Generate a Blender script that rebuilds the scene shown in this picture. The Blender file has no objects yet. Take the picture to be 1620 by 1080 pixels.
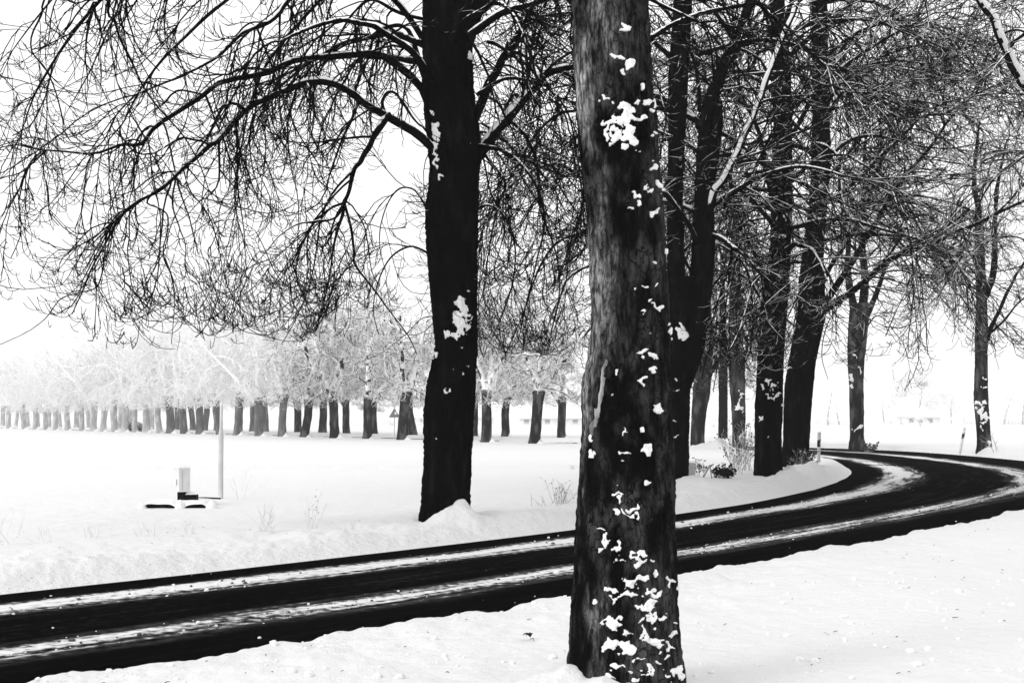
import bpy, math, random
import numpy as np

# ------------------------------------------------------------------ camera, light, exposure
F, HC, HY = 2000.0, 1.9, 662.0            # focal length and horizon in px of the 1620 px wide photo, eye height above the road
sc = bpy.context.scene
cam = bpy.data.objects.new('camera', bpy.data.cameras.new('camera'))
sc.collection.objects.link(cam)
cam.location = (0, 0, HC); cam.rotation_euler = (math.radians(90), 0, 0)
cam.data.sensor_width = 36; cam.data.lens = F / 1620 * 36
cam.data.shift_y = (HY - 540) / 1620
cam.data.clip_start = .05; cam.data.clip_end = 6000
sc.camera = cam

SUN_EL, SUN_AZ = 38, -125                  # azimuth measured clockwise from the view direction (+Y)
w = bpy.data.worlds.new('World'); sc.world = w; w.use_nodes = True
nt = w.node_tree; nt.nodes.clear()
sky = nt.nodes.new('ShaderNodeTexSky'); sky.sky_type = 'NISHITA'; sky.sun_disc = False
sky.sun_elevation = math.radians(SUN_EL); sky.sun_rotation = math.radians(SUN_AZ)
sky.air_density = 1.0; sky.dust_density = 6.0; sky.ozone_density = 1.0
bw = nt.nodes.new('ShaderNodeRGBToBW')
cl = nt.nodes.new('ShaderNodeMath'); cl.operation = 'MULTIPLY_ADD'; cl.inputs[1].default_value = .35; cl.inputs[2].default_value = 7.6   # even cloud deck over the sky
bg = nt.nodes.new('ShaderNodeBackground'); bg.inputs['Strength'].default_value = .13
wo = nt.nodes.new('ShaderNodeOutputWorld')
nt.links.new(sky.outputs[0], bw.inputs[0]); nt.links.new(bw.outputs[0], cl.inputs[0]); nt.links.new(cl.outputs[0], bg.inputs['Color']); nt.links.new(bg.outputs[0], wo.inputs[0])
sd = bpy.data.lights.new('sun', 'SUN'); sd.energy = .5; sd.angle = math.radians(16); sd.color = (1, 1, 1)
so = bpy.data.objects.new('sun', sd); sc.collection.objects.link(so)
so.rotation_euler = (math.radians(90 - SUN_EL), 0, math.radians(180 - SUN_AZ)); so.location = (-20, -20, 30)
sc.view_settings.view_transform = 'Standard'; sc.view_settings.look = 'None'
sc.view_settings.gamma = 1; sc.view_settings.use_curve_mapping = False
EXPOSURE = 0.10
sc.view_settings.exposure = EXPOSURE
sc.cycles.volume_bounces = 1; sc.cycles.max_bounces = 8; sc.cycles.diffuse_bounces = 5
sc.cycles.use_denoising = True

C = sc.collection
NP = np.array
rng = np.random.default_rng(11)

def P(px, py, d): return NP([(px - 810) / F * d, d, HC - (py - HY) / F * d])
def smooth(a, b, x):
    t = np.clip((x - a) / (b - a), 0, 1); return t * t * (3 - 2 * t)

# ------------------------------------------------------------------ noise
def _h(i, j, k, s):
    n = (i * 374761393 + j * 668265263 + k * 2147483647 + s * 1274126177) & 0xffffffff
    n = ((n ^ (n >> 13)) * 1274126177) & 0xffffffff
    n = (n ^ (n >> 16)) & 0xffffff
    return n / float(0xffffff) * 2 - 1
def vn(x, y, z=0, s=0):
    x, y, z = np.broadcast_arrays(np.asarray(x, float), np.asarray(y, float), np.asarray(z, float))
    i, j, k = (np.floor(v).astype(np.int64) for v in (x, y, z))
    fx, fy, fz = x - i, y - j, z - k
    fx, fy, fz = (v * v * (3 - 2 * v) for v in (fx, fy, fz))
    r = 0
    for a in (0, 1):
        for b in (0, 1):
            for c in (0, 1):
                wgt = (fx if a else 1 - fx) * (fy if b else 1 - fy) * (fz if c else 1 - fz)
                r = r + wgt * _h(i + a, j + b, k + c, s)
    return r
def fbm(x, y, z=0, o=4, s=0):
    r = 0; a = 1
    for q in range(o):
        r = r + a * vn(np.asarray(x) * 2**q, np.asarray(y) * 2**q, np.asarray(z) * 2**q, s + q); a *= .5
    return r / 1.9

# ------------------------------------------------------------------ materials
def mat(name, col, rough=.9, bump=None, snow=None, spec=.2, vary=None, white=.86):
    """col: base grey. vary=(col2, scale, lo, hi): noise blend. bump=(scale, stretch_z, strength, dist). snow=(lo, hi, noise_amt): settled
    snow on faces that look upwards."""
    m = bpy.data.materials.new(name); m.use_nodes = True; t = m.node_tree; n = t.nodes
    b = n['Principled BSDF']; b.inputs['Roughness'].default_value = rough; b.inputs['Specular IOR Level'].default_value = spec
    g = lambda v: (v, v, v, 1)
    b.inputs['Base Color'].default_value = g(col)
    tc = n.new('ShaderNodeTexCoord'); last = None
    def noise(scale, det=6, st=1):
        mp = n.new('ShaderNodeMapping'); mp.inputs['Scale'].default_value = (1, 1, st)
        t.links.new(tc.outputs['Object'], mp.inputs['Vector'])
        x = n.new('ShaderNodeTexNoise'); x.inputs['Scale'].default_value = scale; x.inputs['Detail'].default_value = det
        t.links.new(mp.outputs[0], x.inputs['Vector']); return x.outputs[0]
    def ramp(src, lo, hi, v0=0, v1=1):
        x = n.new('ShaderNodeMapRange'); x.interpolation_type = 'SMOOTHSTEP'; x.inputs[1].default_value = lo; x.inputs[2].default_value = hi
        x.inputs[3].default_value = v0; x.inputs[4].default_value = v1; t.links.new(src, x.inputs[0]); return x.outputs[0]
    def mix(fac, a, c):
        x = n.new('ShaderNodeMix'); x.data_type = 'RGBA'; t.links.new(fac, x.inputs[0])
        if isinstance(a, float): x.inputs[6].default_value = g(a)
        else: t.links.new(a, x.inputs[6])
        x.inputs[7].default_value = g(c) if isinstance(c, float) else g(0)
        if not isinstance(c, float): t.links.new(c, x.inputs[7])
        return x.outputs[2]
    if vary:
        last = mix(ramp(noise(vary[1], 8, vary[4] if len(vary) > 4 else 1), vary[2], vary[3]), float(col), float(vary[0]))
    if snow:
        ge = n.new('ShaderNodeNewGeometry'); sx = n.new('ShaderNodeSeparateXYZ'); t.links.new(ge.outputs['Normal'], sx.inputs[0])
        ad = n.new('ShaderNodeMath'); ad.operation = 'ADD'; t.links.new(sx.outputs[2], ad.inputs[0])
        nz = ramp(noise(snow[3] if len(snow) > 3 else 9, 4), .3, .7, -snow[2], snow[2]); t.links.new(nz, ad.inputs[1])
        last = mix(ramp(ad.outputs[0], snow[0], snow[1]), last if last is not None else float(col), float(white))
    if last is not None: t.links.new(last, b.inputs['Base Color'])
    if bump:
        bp = n.new('ShaderNodeBump'); bp.inputs['Strength'].default_value = bump[2]; bp.inputs['Distance'].default_value = bump[3]
        t.links.new(noise(bump[0], 8, bump[1]), bp.inputs['Height']); t.links.new(bp.outputs[0], b.inputs['Normal'])
    return m

M = {}
M['bark'] = mat('dark_bark', .003, 1, (14, .35, .8, .03), spec=0, vary=(.011, 6, .5, .75, .3))
M['limb'] = mat('snowy_limb_bark', .004, 1, (14, .35, .6, .02), snow=(.62, .85, .25), spec=0)
M['twig'] = mat('twig_bark', .004, 1, snow=(.85, 1.05, .3, 3), spec=0)
M['twig2'] = mat('twig_bark_snowy', .005, 1, snow=(.72, 1.0, .35, 3), spec=0)
M['branch_snowy'] = mat('snow_lined_branch_bark', .005, 1, snow=(.40, .75, .35, 3), spec=0)
M['twig_pale'] = mat('twig_bark_with_snow', .05, 1, snow=(.0, .6, .45, 3), spec=0)
M['twig3'] = mat('twig_bark_frosted', .05, 1, snow=(.0, .6, .4, 2), spec=0)
M['rime'] = mat('rime_covered_twigs', .08, 1, snow=(-1.25, -.95, .5, 1.6), spec=0, white=.94)  # rimed twigs, whitened further to stand in for distance haze
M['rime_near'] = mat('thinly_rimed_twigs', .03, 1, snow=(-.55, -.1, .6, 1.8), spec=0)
M['bark_far'] = mat('rime_dusted_bark', .018, 1, (6, .3, .6, .05), spec=0, vary=(.09, 2.2, .45, .65, .4), snow=(.5, .8, .2))  # far bark in three greys, lightened in the colour to imitate haze
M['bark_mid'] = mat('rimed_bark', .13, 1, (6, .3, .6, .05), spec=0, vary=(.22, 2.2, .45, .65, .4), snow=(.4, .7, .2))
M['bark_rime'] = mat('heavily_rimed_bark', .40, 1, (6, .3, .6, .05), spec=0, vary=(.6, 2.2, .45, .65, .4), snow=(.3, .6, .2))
M['snow'] = mat('fresh_snow', .88, .9, (70, 1, .6, .015), spec=.05, vary=(.7, 30, .5, .7))
M['clod'] = mat('dirty_snow_clod', .10, 1, (30, 1, .5, .02), spec=0, vary=(.5, 12, .55, .62))
M['white_paint'] = mat('white_paint', .72, .5, vary=(.6, 3, .4, .7))
M['grey_paint'] = mat('grey_plastic', .40, .6, vary=(.5, 4, .4, .7))
M['black'] = mat('black_plastic', .006, .6, spec=.1)
M['dark_wood'] = mat('dark_wet_concrete', .010, 1, (20, 1, .5, .01), spec=0, vary=(.03, 6, .5, .7))
M['stone'] = mat('grey_concrete', .30, .9, (25, 1, .5, .01), vary=(.4, 9, .4, .7))
M['wall'] = mat('pale_render_wall', .35, .9, vary=(.45, 1, .4, .6))
M['leaf'] = mat('withered_leaf', .012, 1, vary=(.05, 20, .5, .7), spec=0)
M['weed'] = mat('snowy_weed_stem', .22, 1, snow=(.0, .5, .4, 5), spec=0)
M['weed_white'] = mat('rimed_weed_stem', .62, 1, snow=(-.3, .3, .4, 5), spec=0)
M['glass'] = mat('frosted_window_glass', .3, .3, spec=.5)

# ------------------------------------------------------------------ mesh helpers
def mesh_np(name, verts, quads=None, tris=None, m=None, shade=True):
    me = bpy.data.meshes.new(name)
    verts = np.asarray(verts, np.float32)
    nq = 0 if quads is None else len(quads); ntr = 0 if tris is None else len(tris)
    me.vertices.add(len(verts)); me.vertices.foreach_set('co', verts.ravel())
    idx = []
    if nq: idx.append(np.asarray(quads, np.int32).ravel())
    if ntr: idx.append(np.asarray(tris, np.int32).ravel())
    idx = np.concatenate(idx)
    me.loops.add(len(idx)); me.loops.foreach_set('vertex_index', idx)
    st = np.concatenate([np.arange(nq) * 4, nq * 4 + np.arange(ntr) * 3]).astype(np.int32)
    me.polygons.add(nq + ntr); me.polygons.foreach_set('loop_start', st)
    me.polygons.foreach_set('use_smooth', np.full(nq + ntr, shade))
    me.update(calc_edges=True)
    if m: me.materials.append(m)
    return me

def link(name, me, parent=None, loc=None):
    o = bpy.data.objects.new(name, me); C.objects.link(o)
    if parent: o.parent = parent
    if loc is not None: o.location = loc
    return o

def thing(name, label, cat, loc=(0, 0, 0), group=None, rz=0):
    o = bpy.data.objects.new(name, None); C.objects.link(o); o.empty_display_size = .2
    o.location = loc; o.rotation_euler = (0, 0, rz); o['label'] = label; o['category'] = cat
    if group: o['group'] = group
    return o

class Geo:
    def __init__(s): s.v = []; s.q = []; s.t = []; s.n = 0; s.flat = False
    def add(s, v, q=None, t=None):
        s.v.append(np.asarray(v, float))
        if q is not None and len(q): s.q.append(np.asarray(q) + s.n)
        if t is not None and len(t): s.t.append(np.asarray(t) + s.n)
        s.n += len(v)
    def build(s, name, m, parent=None, shade=True, off=None, loc=None):
        v = np.concatenate(s.v)
        if off is not None: v = v - NP(off)
        me = mesh_np(name, v, np.concatenate(s.q) if s.q else None, np.concatenate(s.t) if s.t else None, M[m], shade and not s.flat)
        return link(name, me, parent, loc)
    def box(s, c, size, rz=0, taper=1.0, bev=0):
        s.flat = True; hx, hy, hz = (v / 2 for v in size)
        b = min(hx, hy) * bev
        def ring(z, k, e):
            x, y = (hx - e) * k, (hy - e) * k
            return [(-x, -y, z), (x, -y, z), (x, y, z), (-x, y, z)]
        if bev: rows = ring(-hz, 1, 0) + ring(hz - b, taper, 0) + ring(hz, taper, b)
        else: rows = ring(-hz, 1, 0) + ring(hz, taper, 0)
        v = NP(rows); nr = len(rows) // 4
        cs, sn = math.cos(rz), math.sin(rz)
        v = np.stack([v[:, 0] * cs - v[:, 1] * sn + c[0], v[:, 0] * sn + v[:, 1] * cs + c[1], v[:, 2] + c[2]], 1)
        q = [(3, 2, 1, 0), tuple(4 * (nr - 1) + i for i in range(4))]
        for r in range(nr - 1):
            for i in range(4): q.append((4 * r + i, 4 * r + (i + 1) % 4, 4 * r + 4 + (i + 1) % 4, 4 * r + 4 + i))
        s.add(v, q); return s
    def tubes(s, pts, rad, k=3):
        """pts N,S,3; rad N,S"""
        N, S = pts.shape[:2]
        if N == 0: return s
        T = np.gradient(pts, axis=1); T /= np.linalg.norm(T, axis=2, keepdims=True) + 1e-9
        ref = np.where(np.abs(T[:, 0, 2:3]) < .8, NP([[0, 0, 1.]]), NP([[1., 0, 0]]))
        ang = np.arange(k) * 2 * math.pi / k + .5
        out = np.empty((N, S, k, 3))
        for i in range(S):
            t = T[:, i]; ref = ref - (ref * t).sum(1, keepdims=True) * t; ref /= np.linalg.norm(ref, axis=1, keepdims=True) + 1e-9
            b = np.cross(t, ref)
            out[:, i] = pts[:, i, None] + rad[:, i, None, None] * (np.cos(ang)[None, :, None] * ref[:, None] + np.sin(ang)[None, :, None] * b[:, None])
        base = (np.arange(N) * S * k)[:, None, None]; i = (np.arange(S - 1) * k)[None, :, None]; j = np.arange(k)[None, None]
        j2 = (j + 1) % k
        q = np.stack([base + i + j, base + i + j2, base + i + k + j2, base + i + k + j], -1).reshape(-1, 4)
        s.add(out.reshape(-1, 3), q); return s

def catmull(p, n):
    p = np.asarray(p, float); t = np.linspace(0, len(p) - 1, n)
    i = np.clip(np.floor(t).astype(int), 0, len(p) - 2); f = (t - i)[:, None]
    g = lambda k: p[np.clip(k, 0, len(p) - 1)]
    a, b, c, d = g(i - 1), g(i), g(i + 1), g(i + 2)
    return .5 * (2 * b + (c - a) * f + (2 * a - 5 * b + 4 * c - d) * f**2 + (3 * b - a - 3 * c + d) * f**3)

# ------------------------------------------------------------------ road
PAIRS = [(-31.9,-16.5,-28.0,-19.9), (-18.7,-1.5,-14.8,-4.9), (-9.5,9.0,-5.6,5.57), (-5.5,13.5,-1.6,10.1), (-2.96,16.4,.95,12.96),
         (.96,21.3,4.7,17.6), (3.2,24.8,7.4,21.0), (5.6,28.6,10.9,25.6), (8.1,33.6,15.4,31.5), (9.9,38,18.7,37.2), (11.7,43.2,21.0,43.6),
         (12.9,48,22.3,50.2), (13.8,53.5,23.0,57.5), (14.3,59.4,23.3,65.5), (14.0,66,22.8,73.5), (13.1,72,20.8,80.3), (11.2,78.4,17.2,85.6),
         (8.2,84,13.4,89.2), (5.0,89.3,9.8,92.8), (-23,131,-18.2,134.3), (-79,214,-74.2,217.3), (-150,320,-145,323.3)]
PAIRS = NP(PAIRS, dtype=float)
RI, RO = catmull(PAIRS[:, :2], 260), catmull(PAIRS[:, 2:], 260)
cen = (RI + RO) / 2
slen = np.concatenate([[0], np.cumsum(np.linalg.norm(np.diff(cen, axis=0), axis=1))])

def seg_dist(q, line):
    """distance of q (n,2) to polyline"""
    best = np.full(len(q), 1e9)
    for a, b in zip(line[:-1], line[1:]):
        d = b - a; t = np.clip(((q - a) @ d) / (d @ d + 1e-12), 0, 1)
        e = q - a - t[:, None] * d; best = np.minimum(best, np.einsum('ij,ij->i', e, e))
    return np.sqrt(best)
def inside(q, poly):
    x, y = q[:, 0], q[:, 1]; r = np.zeros(len(q), bool); j = len(poly) - 1
    for i in range(len(poly)):
        xi, yi = poly[i]; xj, yj = poly[j]
        if yi != yj:
            c = ((yi > y) != (yj > y)) & (x < (xj - xi) * (y - yi) / (yj - yi) + xi); r ^= c
        j = i
    return r
LI, LO = RI[::2], RO[::2]
POLY = np.concatenate([LI, LO[::-1]])
MOUNDS = []      # x, y, height, radius
def terrain_z(q):
    di, do = seg_dist(q, LI), seg_dist(q, LO); ins = inside(q, POLY)
    s = np.where(ins, -np.minimum(di, do), np.minimum(di, do))
    x, y = q[:, 0], q[:, 1]
    outer = do < di
    near = np.clip(1 - np.hypot(x, y) / 60, 0, 1)
    wob = .16 * fbm(x * 1.1, y * 1.1, 0, 3, 5) + .07 * fbm(x * 5, y * 5, 0, 2, 9)
    wob = np.where(outer, wob * 1.2 * smooth(60, 18, np.hypot(x, y)), wob * .45 * smooth(34, 18, np.hypot(x, y))) * smooth(400, 40, np.hypot(x, y))
    hb = np.where(outer, .27 + .05 * fbm(x * .3, y * .3, 0, 2, 3), .20 + .14 * smooth(24, 30, y) * smooth(60, 46, y) + .05 * fbm(x * .3, y * .3, 0, 2, 4))
    ramp = np.where(outer, smooth(-.02, .45, s + wob), smooth(-.02, .75, s + wob))
    fall = np.where(outer, 1.0, 1 - .7 * smooth(2.4, 6, s))
    fall = np.where(y > 45, 1 - .3 * smooth(3, 12, s), fall)
    z = hb * ramp * fall
    # churned, thrown-up snow along the kerb side
    lump = (np.where(outer, .05, .085) * fbm(x * 2.2, y * 2.2, 0, 4, 21) + np.where(outer, .022, .045) * fbm(x * 7, y * 7, 0, 3, 25)) * smooth(3.2, .8, s) * ramp
    z = z + lump * (.6 + .4 * smooth(42, 16, np.hypot(x, y))) * (y < 90)
    nr = smooth(45, 12, np.hypot(x, y))
    z = z + ramp * nr * (.06 * fbm(x * .8, y * .5, 0, 3, 31) + .022 * fbm(x * 3.5, y * 2.6, 0, 3, 35))
    z = z + smooth(3, 12, s) * .04 * fbm(x * .15, y * .08, 0, 3, 41)
    z = np.where(s < -.35, -.06, z - .03 * (1 - ramp))
    for mx, my, mh, mr in MOUNDS:
        r = np.hypot(x - mx, y - my) / mr
        z = z + mh * np.exp(-np.power(r, 1.5) * 1.6) * (1 + .6 * fbm(x * 4, y * 4, 0, 3, 51) + .22 * fbm(x * 15, y * 15, 0, 3, 53)) * (r < 3) * smooth(-.02, .5, s)
    return z

for px, d, mh, mr, dx, dy in [(716, 20.6, .30, .34, .06, 0), (735, 20.4, .14, .3, .1, 0), (700, 20.4, .10, .3, 0, 0), (708, 21.3, .08, 1.5, .9, 0), (1080, 30, .2, .9, .2, -.3), (1215, 34.2, .30, .9, .65, -.2),
                              (1255, 39, .25, 1.0, .3, -1.2), (1290, 41, .12, 1.2, .8, -.8), (1107, 75, .5, 1.6, .8, -1.5), (1165, 73, .2, 2, 1, -1), (1555, 64, .25, 1.2, .5, -.2), (1355, 72, .2, 1.2, 1.2, .3),
                              (990, 7.75, .10, .55, .15, -.1), (896, 7.5, .10, .40, .0, -.05), (965, 7.2, .08, .38, .0, -.05)]:
    MOUNDS.append(((px - 810) / F * d + dx, d + dy, mh, mr))

th = np.concatenate([np.linspace(-180, -60, 14)[:-1], np.linspace(-60, -24, 26)[:-1], np.linspace(-24, 24, 440), np.linspace(24, 60, 26)[1:], np.linspace(60, 180, 14)[1:]])
rr = [.6, 1.2, 1.9]
r = 2.5
while r < 95: rr.append(r); r *= 1.0085 if r < 21 or r > 56 else 1.0042
while r < 1600: rr.append(r); r *= 1.045
rr = NP(rr + [1600.])
A, R = np.meshgrid(np.radians(th[:-1]), rr)
X, Y = np.sin(A) * R, np.cos(A) * R
na, nr_ = X.shape[1], X.shape[0]
q = np.stack([X.ravel(), Y.ravel()], 1)
Z = terrain_z(q)
v = np.concatenate([np.column_stack([q, Z]), [[0, 0, .28]]])
i = np.arange(nr_ - 1)[:, None] * na; j = np.arange(na)[None]; j2 = (j + 1) % na
quads = np.stack([i + j, i + na + j, i + na + j2, i + j2], -1).reshape(-1, 4)
tr = np.stack([np.full(na, nr_ * na), np.arange(na), (np.arange(na) + 1) % na], 1)

def snow_ground_material():
    m = bpy.data.materials.new('snow_cover'); m.use_nodes = True; t = m.node_tree; n = t.nodes; b = n['Principled BSDF']
    b.inputs['Roughness'].default_value = .7; b.inputs['Specular IOR Level'].default_value = .15
    tc = n.new('ShaderNodeTexCoord')
    def noise(s, d):
        x = n.new('ShaderNodeTexNoise'); x.inputs['Scale'].default_value = s; x.inputs['Detail'].default_value = d
        t.links.new(tc.outputs['Object'], x.inputs['Vector']); return x
    a, c = noise(55, 6), noise(7, 6)
    ad = n.new('ShaderNodeMath'); ad.operation = 'MULTIPLY_ADD'; ad.inputs[1].default_value = .25
    t.links.new(a.outputs[0], ad.inputs[0]); t.links.new(c.outputs[0], ad.inputs[2])
    bp = n.new('ShaderNodeBump'); bp.inputs['Distance'].default_value = .06
    a2 = n.new('ShaderNodeAttribute'); a2.attribute_name = 'dirt'; st_ = n.new('ShaderNodeMath'); st_.operation = 'MULTIPLY_ADD'; st_.inputs[1].default_value = .7; st_.inputs[2].default_value = .5
    t.links.new(a2.outputs['Fac'], st_.inputs[0]); t.links.new(st_.outputs[0], bp.inputs['Strength'])
    t.links.new(ad.outputs[0], bp.inputs['Height']); t.links.new(bp.outputs[0], b.inputs['Normal'])
    at = n.new('ShaderNodeAttribute'); at.attribute_name = 'dirt'
    sp = noise(28, 8); mr = n.new('ShaderNodeMapRange'); mr.inputs[1].default_value = .60; mr.inputs[2].default_value = .70
    t.links.new(sp.outputs[0], mr.inputs[0])
    mu = n.new('ShaderNodeMath'); mu.operation = 'MULTIPLY'; t.links.new(mr.outputs[0], mu.inputs[0]); t.links.new(at.outputs['Fac'], mu.inputs[1])
    mx = n.new('ShaderNodeMix'); mx.data_type = 'RGBA'; mx.inputs[6].default_value = (.745, .745, .745, 1); mx.inputs[7].default_value = (.25, .25, .25, 1)
    t.links.new(mu.outputs[0], mx.inputs[0]); t.links.new(mx.outputs[2], b.inputs['Base Color'])
    return m
M['ground'] = snow_ground_material()
me = mesh_np('snowy_ground', v, quads, tr, M['ground'])
dd = np.minimum(seg_dist(v[:, :2], LI), seg_dist(v[:, :2], LO))
at = me.attributes.new('dirt', 'FLOAT', 'POINT'); at.data.foreach_set('value', (smooth(1.6, .1, dd) * .6).astype(np.float32))
g = link('snowy_ground', me); g['kind'] = 'structure'

def road_material():
    m = bpy.data.materials.new('cleared_asphalt'); m.use_nodes = True; t = m.node_tree; n = t.nodes; b = n['Principled BSDF']
    b.inputs['Roughness'].default_value = 1; b.inputs['Specular IOR Level'].default_value = 0
    uv = n.new('ShaderNodeUVMap'); tc = n.new('ShaderNodeTexCoord')
    sx = n.new('ShaderNodeSeparateXYZ'); t.links.new(uv.outputs[0], sx.inputs[0])
    def noise(s, d, src=None, sc_=(1, 1, 1)):
        mp = n.new('ShaderNodeMapping'); mp.inputs['Scale'].default_value = sc_
        t.links.new(src or tc.outputs['Object'], mp.inputs['Vector'])
        x = n.new('ShaderNodeTexNoise'); x.inputs['Scale'].default_value = s; x.inputs['Detail'].default_value = d
        t.links.new(mp.outputs[0], x.inputs['Vector']); return x.outputs[0]
    def math_(op, a, c, cl=False):
        x = n.new('ShaderNodeMath'); x.operation = op; x.use_clamp = cl
        for k, v_ in ((0, a), (1, c)):
            if isinstance(v_, (int, float)): x.inputs[k].default_value = v_
            else: t.links.new(v_, x.inputs[k])
        return x.outputs[0]
    def mr(src, a, c, o0=0., o1=1.):
        x = n.new('ShaderNodeMapRange'); x.interpolation_type = 'SMOOTHSTEP'; x.inputs[1].default_value = a; x.inputs[2].default_value = c
        x.inputs[3].default_value = o0; x.inputs[4].default_value = o1; t.links.new(src, x.inputs[0]); return x.outputs[0]
    u = sx.outputs[0]
    streak = noise(1, 6, uv.outputs[0], (38, .35, 1)); grain = noise(9, 8); big = noise(1, 3, uv.outputs[0], (1, .06, 1))
    uu = math_('ADD', u, mr(noise(1, 4, uv.outputs[0], (2, .25, 1)), .2, .8, -.02, .02))
    def band(a, c, f):
        return math_('MULTIPLY', mr(uu, a - f, a + f), mr(uu, c + f * 1.6, c - f * 1.6))
    s1, s2 = band(.12, .24, .048), band(.57, .665, .058)
    tx = math_('ADD', math_('MULTIPLY', streak, .55), math_('MULTIPLY', grain, .45))
    s = math_('MAXIMUM', s1, s2)
    amt = math_('ADD', math_('MULTIPLY', s, 1.06), math_('MULTIPLY', math_('SUBTRACT', tx, .5), 2.9))
    amt = math_('ADD', amt, math_('MULTIPLY', math_('SUBTRACT', big, .55), 1.2))
    cov = mr(amt, .42, .92); cov = math_('MULTIPLY', cov, mr(s, .04, .3))
    haze_ = math_('MULTIPLY', mr(tx, .48, .72), mr(math_('ABSOLUTE', math_('SUBTRACT', uu, .43), 0), .0, .2, .02, .006))
    base = math_('ADD', math_('ADD', haze_, .0025), math_('MULTIPLY', mr(s, .0, .6), math_('MULTIPLY', mr(tx, .35, .65), .10)))
    cr = n.new('ShaderNodeMix'); cr.data_type = 'FLOAT'; t.links.new(cov, cr.inputs[0]); t.links.new(base, cr.inputs[2]); cr.inputs[3].default_value = .72
    cc = n.new('ShaderNodeCombineColor')
    for k in range(3): t.links.new(cr.outputs[0], cc.inputs[k])
    t.links.new(cc.outputs[0], b.inputs['Base Color'])
    bp = n.new('ShaderNodeBump'); bp.inputs['Strength'].default_value = .6; bp.inputs['Distance'].default_value = .03
    t.links.new(math_('ADD', cov, math_('MULTIPLY', grain, .4)), bp.inputs['Height']); t.links.new(bp.outputs[0], b.inputs['Normal'])
    return m
M['road'] = road_material()
nu = 9; us = np.linspace(-.02, 1.08, nu)
vv = (RI[:, None] * (1 - us)[None, :, None] + RO[:, None] * us[None, :, None])
vv3 = np.concatenate([vv, np.full(vv.shape[:2] + (1,), .004)], 2)
n1 = len(RI); i = np.arange(n1 - 1)[:, None] * nu; j = np.arange(nu - 1)[None]
qd = np.stack([i + j, i + j + 1, i + nu + j + 1, i + nu + j], -1).reshape(-1, 4)
me = mesh_np('road', vv3.reshape(-1, 3), qd, None, M['road'])
uvl = me.uv_layers.new(name='UVMap')
U = np.stack(np.broadcast_arrays(us[None], slen[:, None]), -1).reshape(-1, 2)
uvl.data.foreach_set('uv', U[qd.ravel()].astype(np.float32).ravel())
o = link('road', me); o['kind'] = 'structure'

# ------------------------------------------------------------------ branch growth (batched)
def unit(a): return a / (np.linalg.norm(a, axis=-1, keepdims=True) + 1e-9)
FLOOR = [None]
def floor_at(q_):
    n_ = .5 + .5 * (vn(q_[..., 0] * .55, q_[..., 1] * .25, 0, 61) + .5 * vn(q_[..., 0] * 1.7, q_[..., 1] * .7, 0, 62))
    return FLOOR[0] + 1.0 * np.clip(n_, 0, 1.2)
def grow(p0, d0, L, r0, r1, S, grav, up, wob, rg, tup=.55):
    """grav pulls down over the first part of the branch, up lifts the tip"""
    N = len(p0); d = unit(d0); pts = np.empty((N, S, 3)); pts[:, 0] = p0; st = (L / (S - 1))[:, None]
    g = np.broadcast_to(grav, (N,)); u_ = np.broadcast_to(up, (N,))
    for i in range(1, S):
        t = i / (S - 1)
        d = d + rg.normal(0, wob, (N, 3))
        d[:, 2] += -g * (1 if t < tup else .2) + (u_ * (t - tup) / (1 - tup) if t > tup else 0)
        if FLOOR[0] is not None:
            fl = floor_at(pts[:, i - 1]); d[:, 2] += .34 * smooth(fl + 1.0, fl - .1, pts[:, i - 1, 2])
        d = unit(d); pts[:, i] = pts[:, i - 1] + d * st
    k = np.linspace(0, 1, S)[None]
    return pts, np.asarray(r0)[:, None] * (1 - k) + np.asarray(r1)[:, None] * k
def spawn(pts, rad, L, dens, t0, t1, amin, amax, rg, flat=0.0):
    """children of every branch: positions, directions, local radius"""
    N, S = pts.shape[:2]
    cnt = rg.poisson(np.maximum(L * dens * (t1 - t0), 0.01)); b = np.repeat(np.arange(N), cnt)
    t = rg.uniform(t0, t1, len(b)) * (S - 1); i = np.minimum(t.astype(int), S - 2); f = (t - i)[:, None]
    p = pts[b, i] * (1 - f) + pts[b, i + 1] * f
    tg = unit(pts[b, i + 1] - pts[b, i]); r = rad[b, i] * (1 - f[:, 0]) + rad[b, i + 1] * f[:, 0]
    s = rg.normal(0, 1, (len(b), 3)); s[:, 2] *= (1 - flat); s -= (s * tg).sum(1, keepdims=True) * tg; s = unit(s)
    a = np.radians(rg.uniform(amin, amax, len(b)))[:, None]
    return p, tg * np.cos(a) + s * np.sin(a), r, t / (S - 1), b

def plen(p): return np.linalg.norm(np.diff(p, axis=1), axis=2).sum(1)

def resample(line, S, wob, rg):
    p = catmull(line, S)
    if wob: 
        n = rg.normal(0, wob, p.shape); n[0] = 0; n[1:-1] = (n[:-2] + n[1:-1] + n[2:])[:] / 2 if S > 2 else n[1:-1]; p = p + n
    return p

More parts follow.
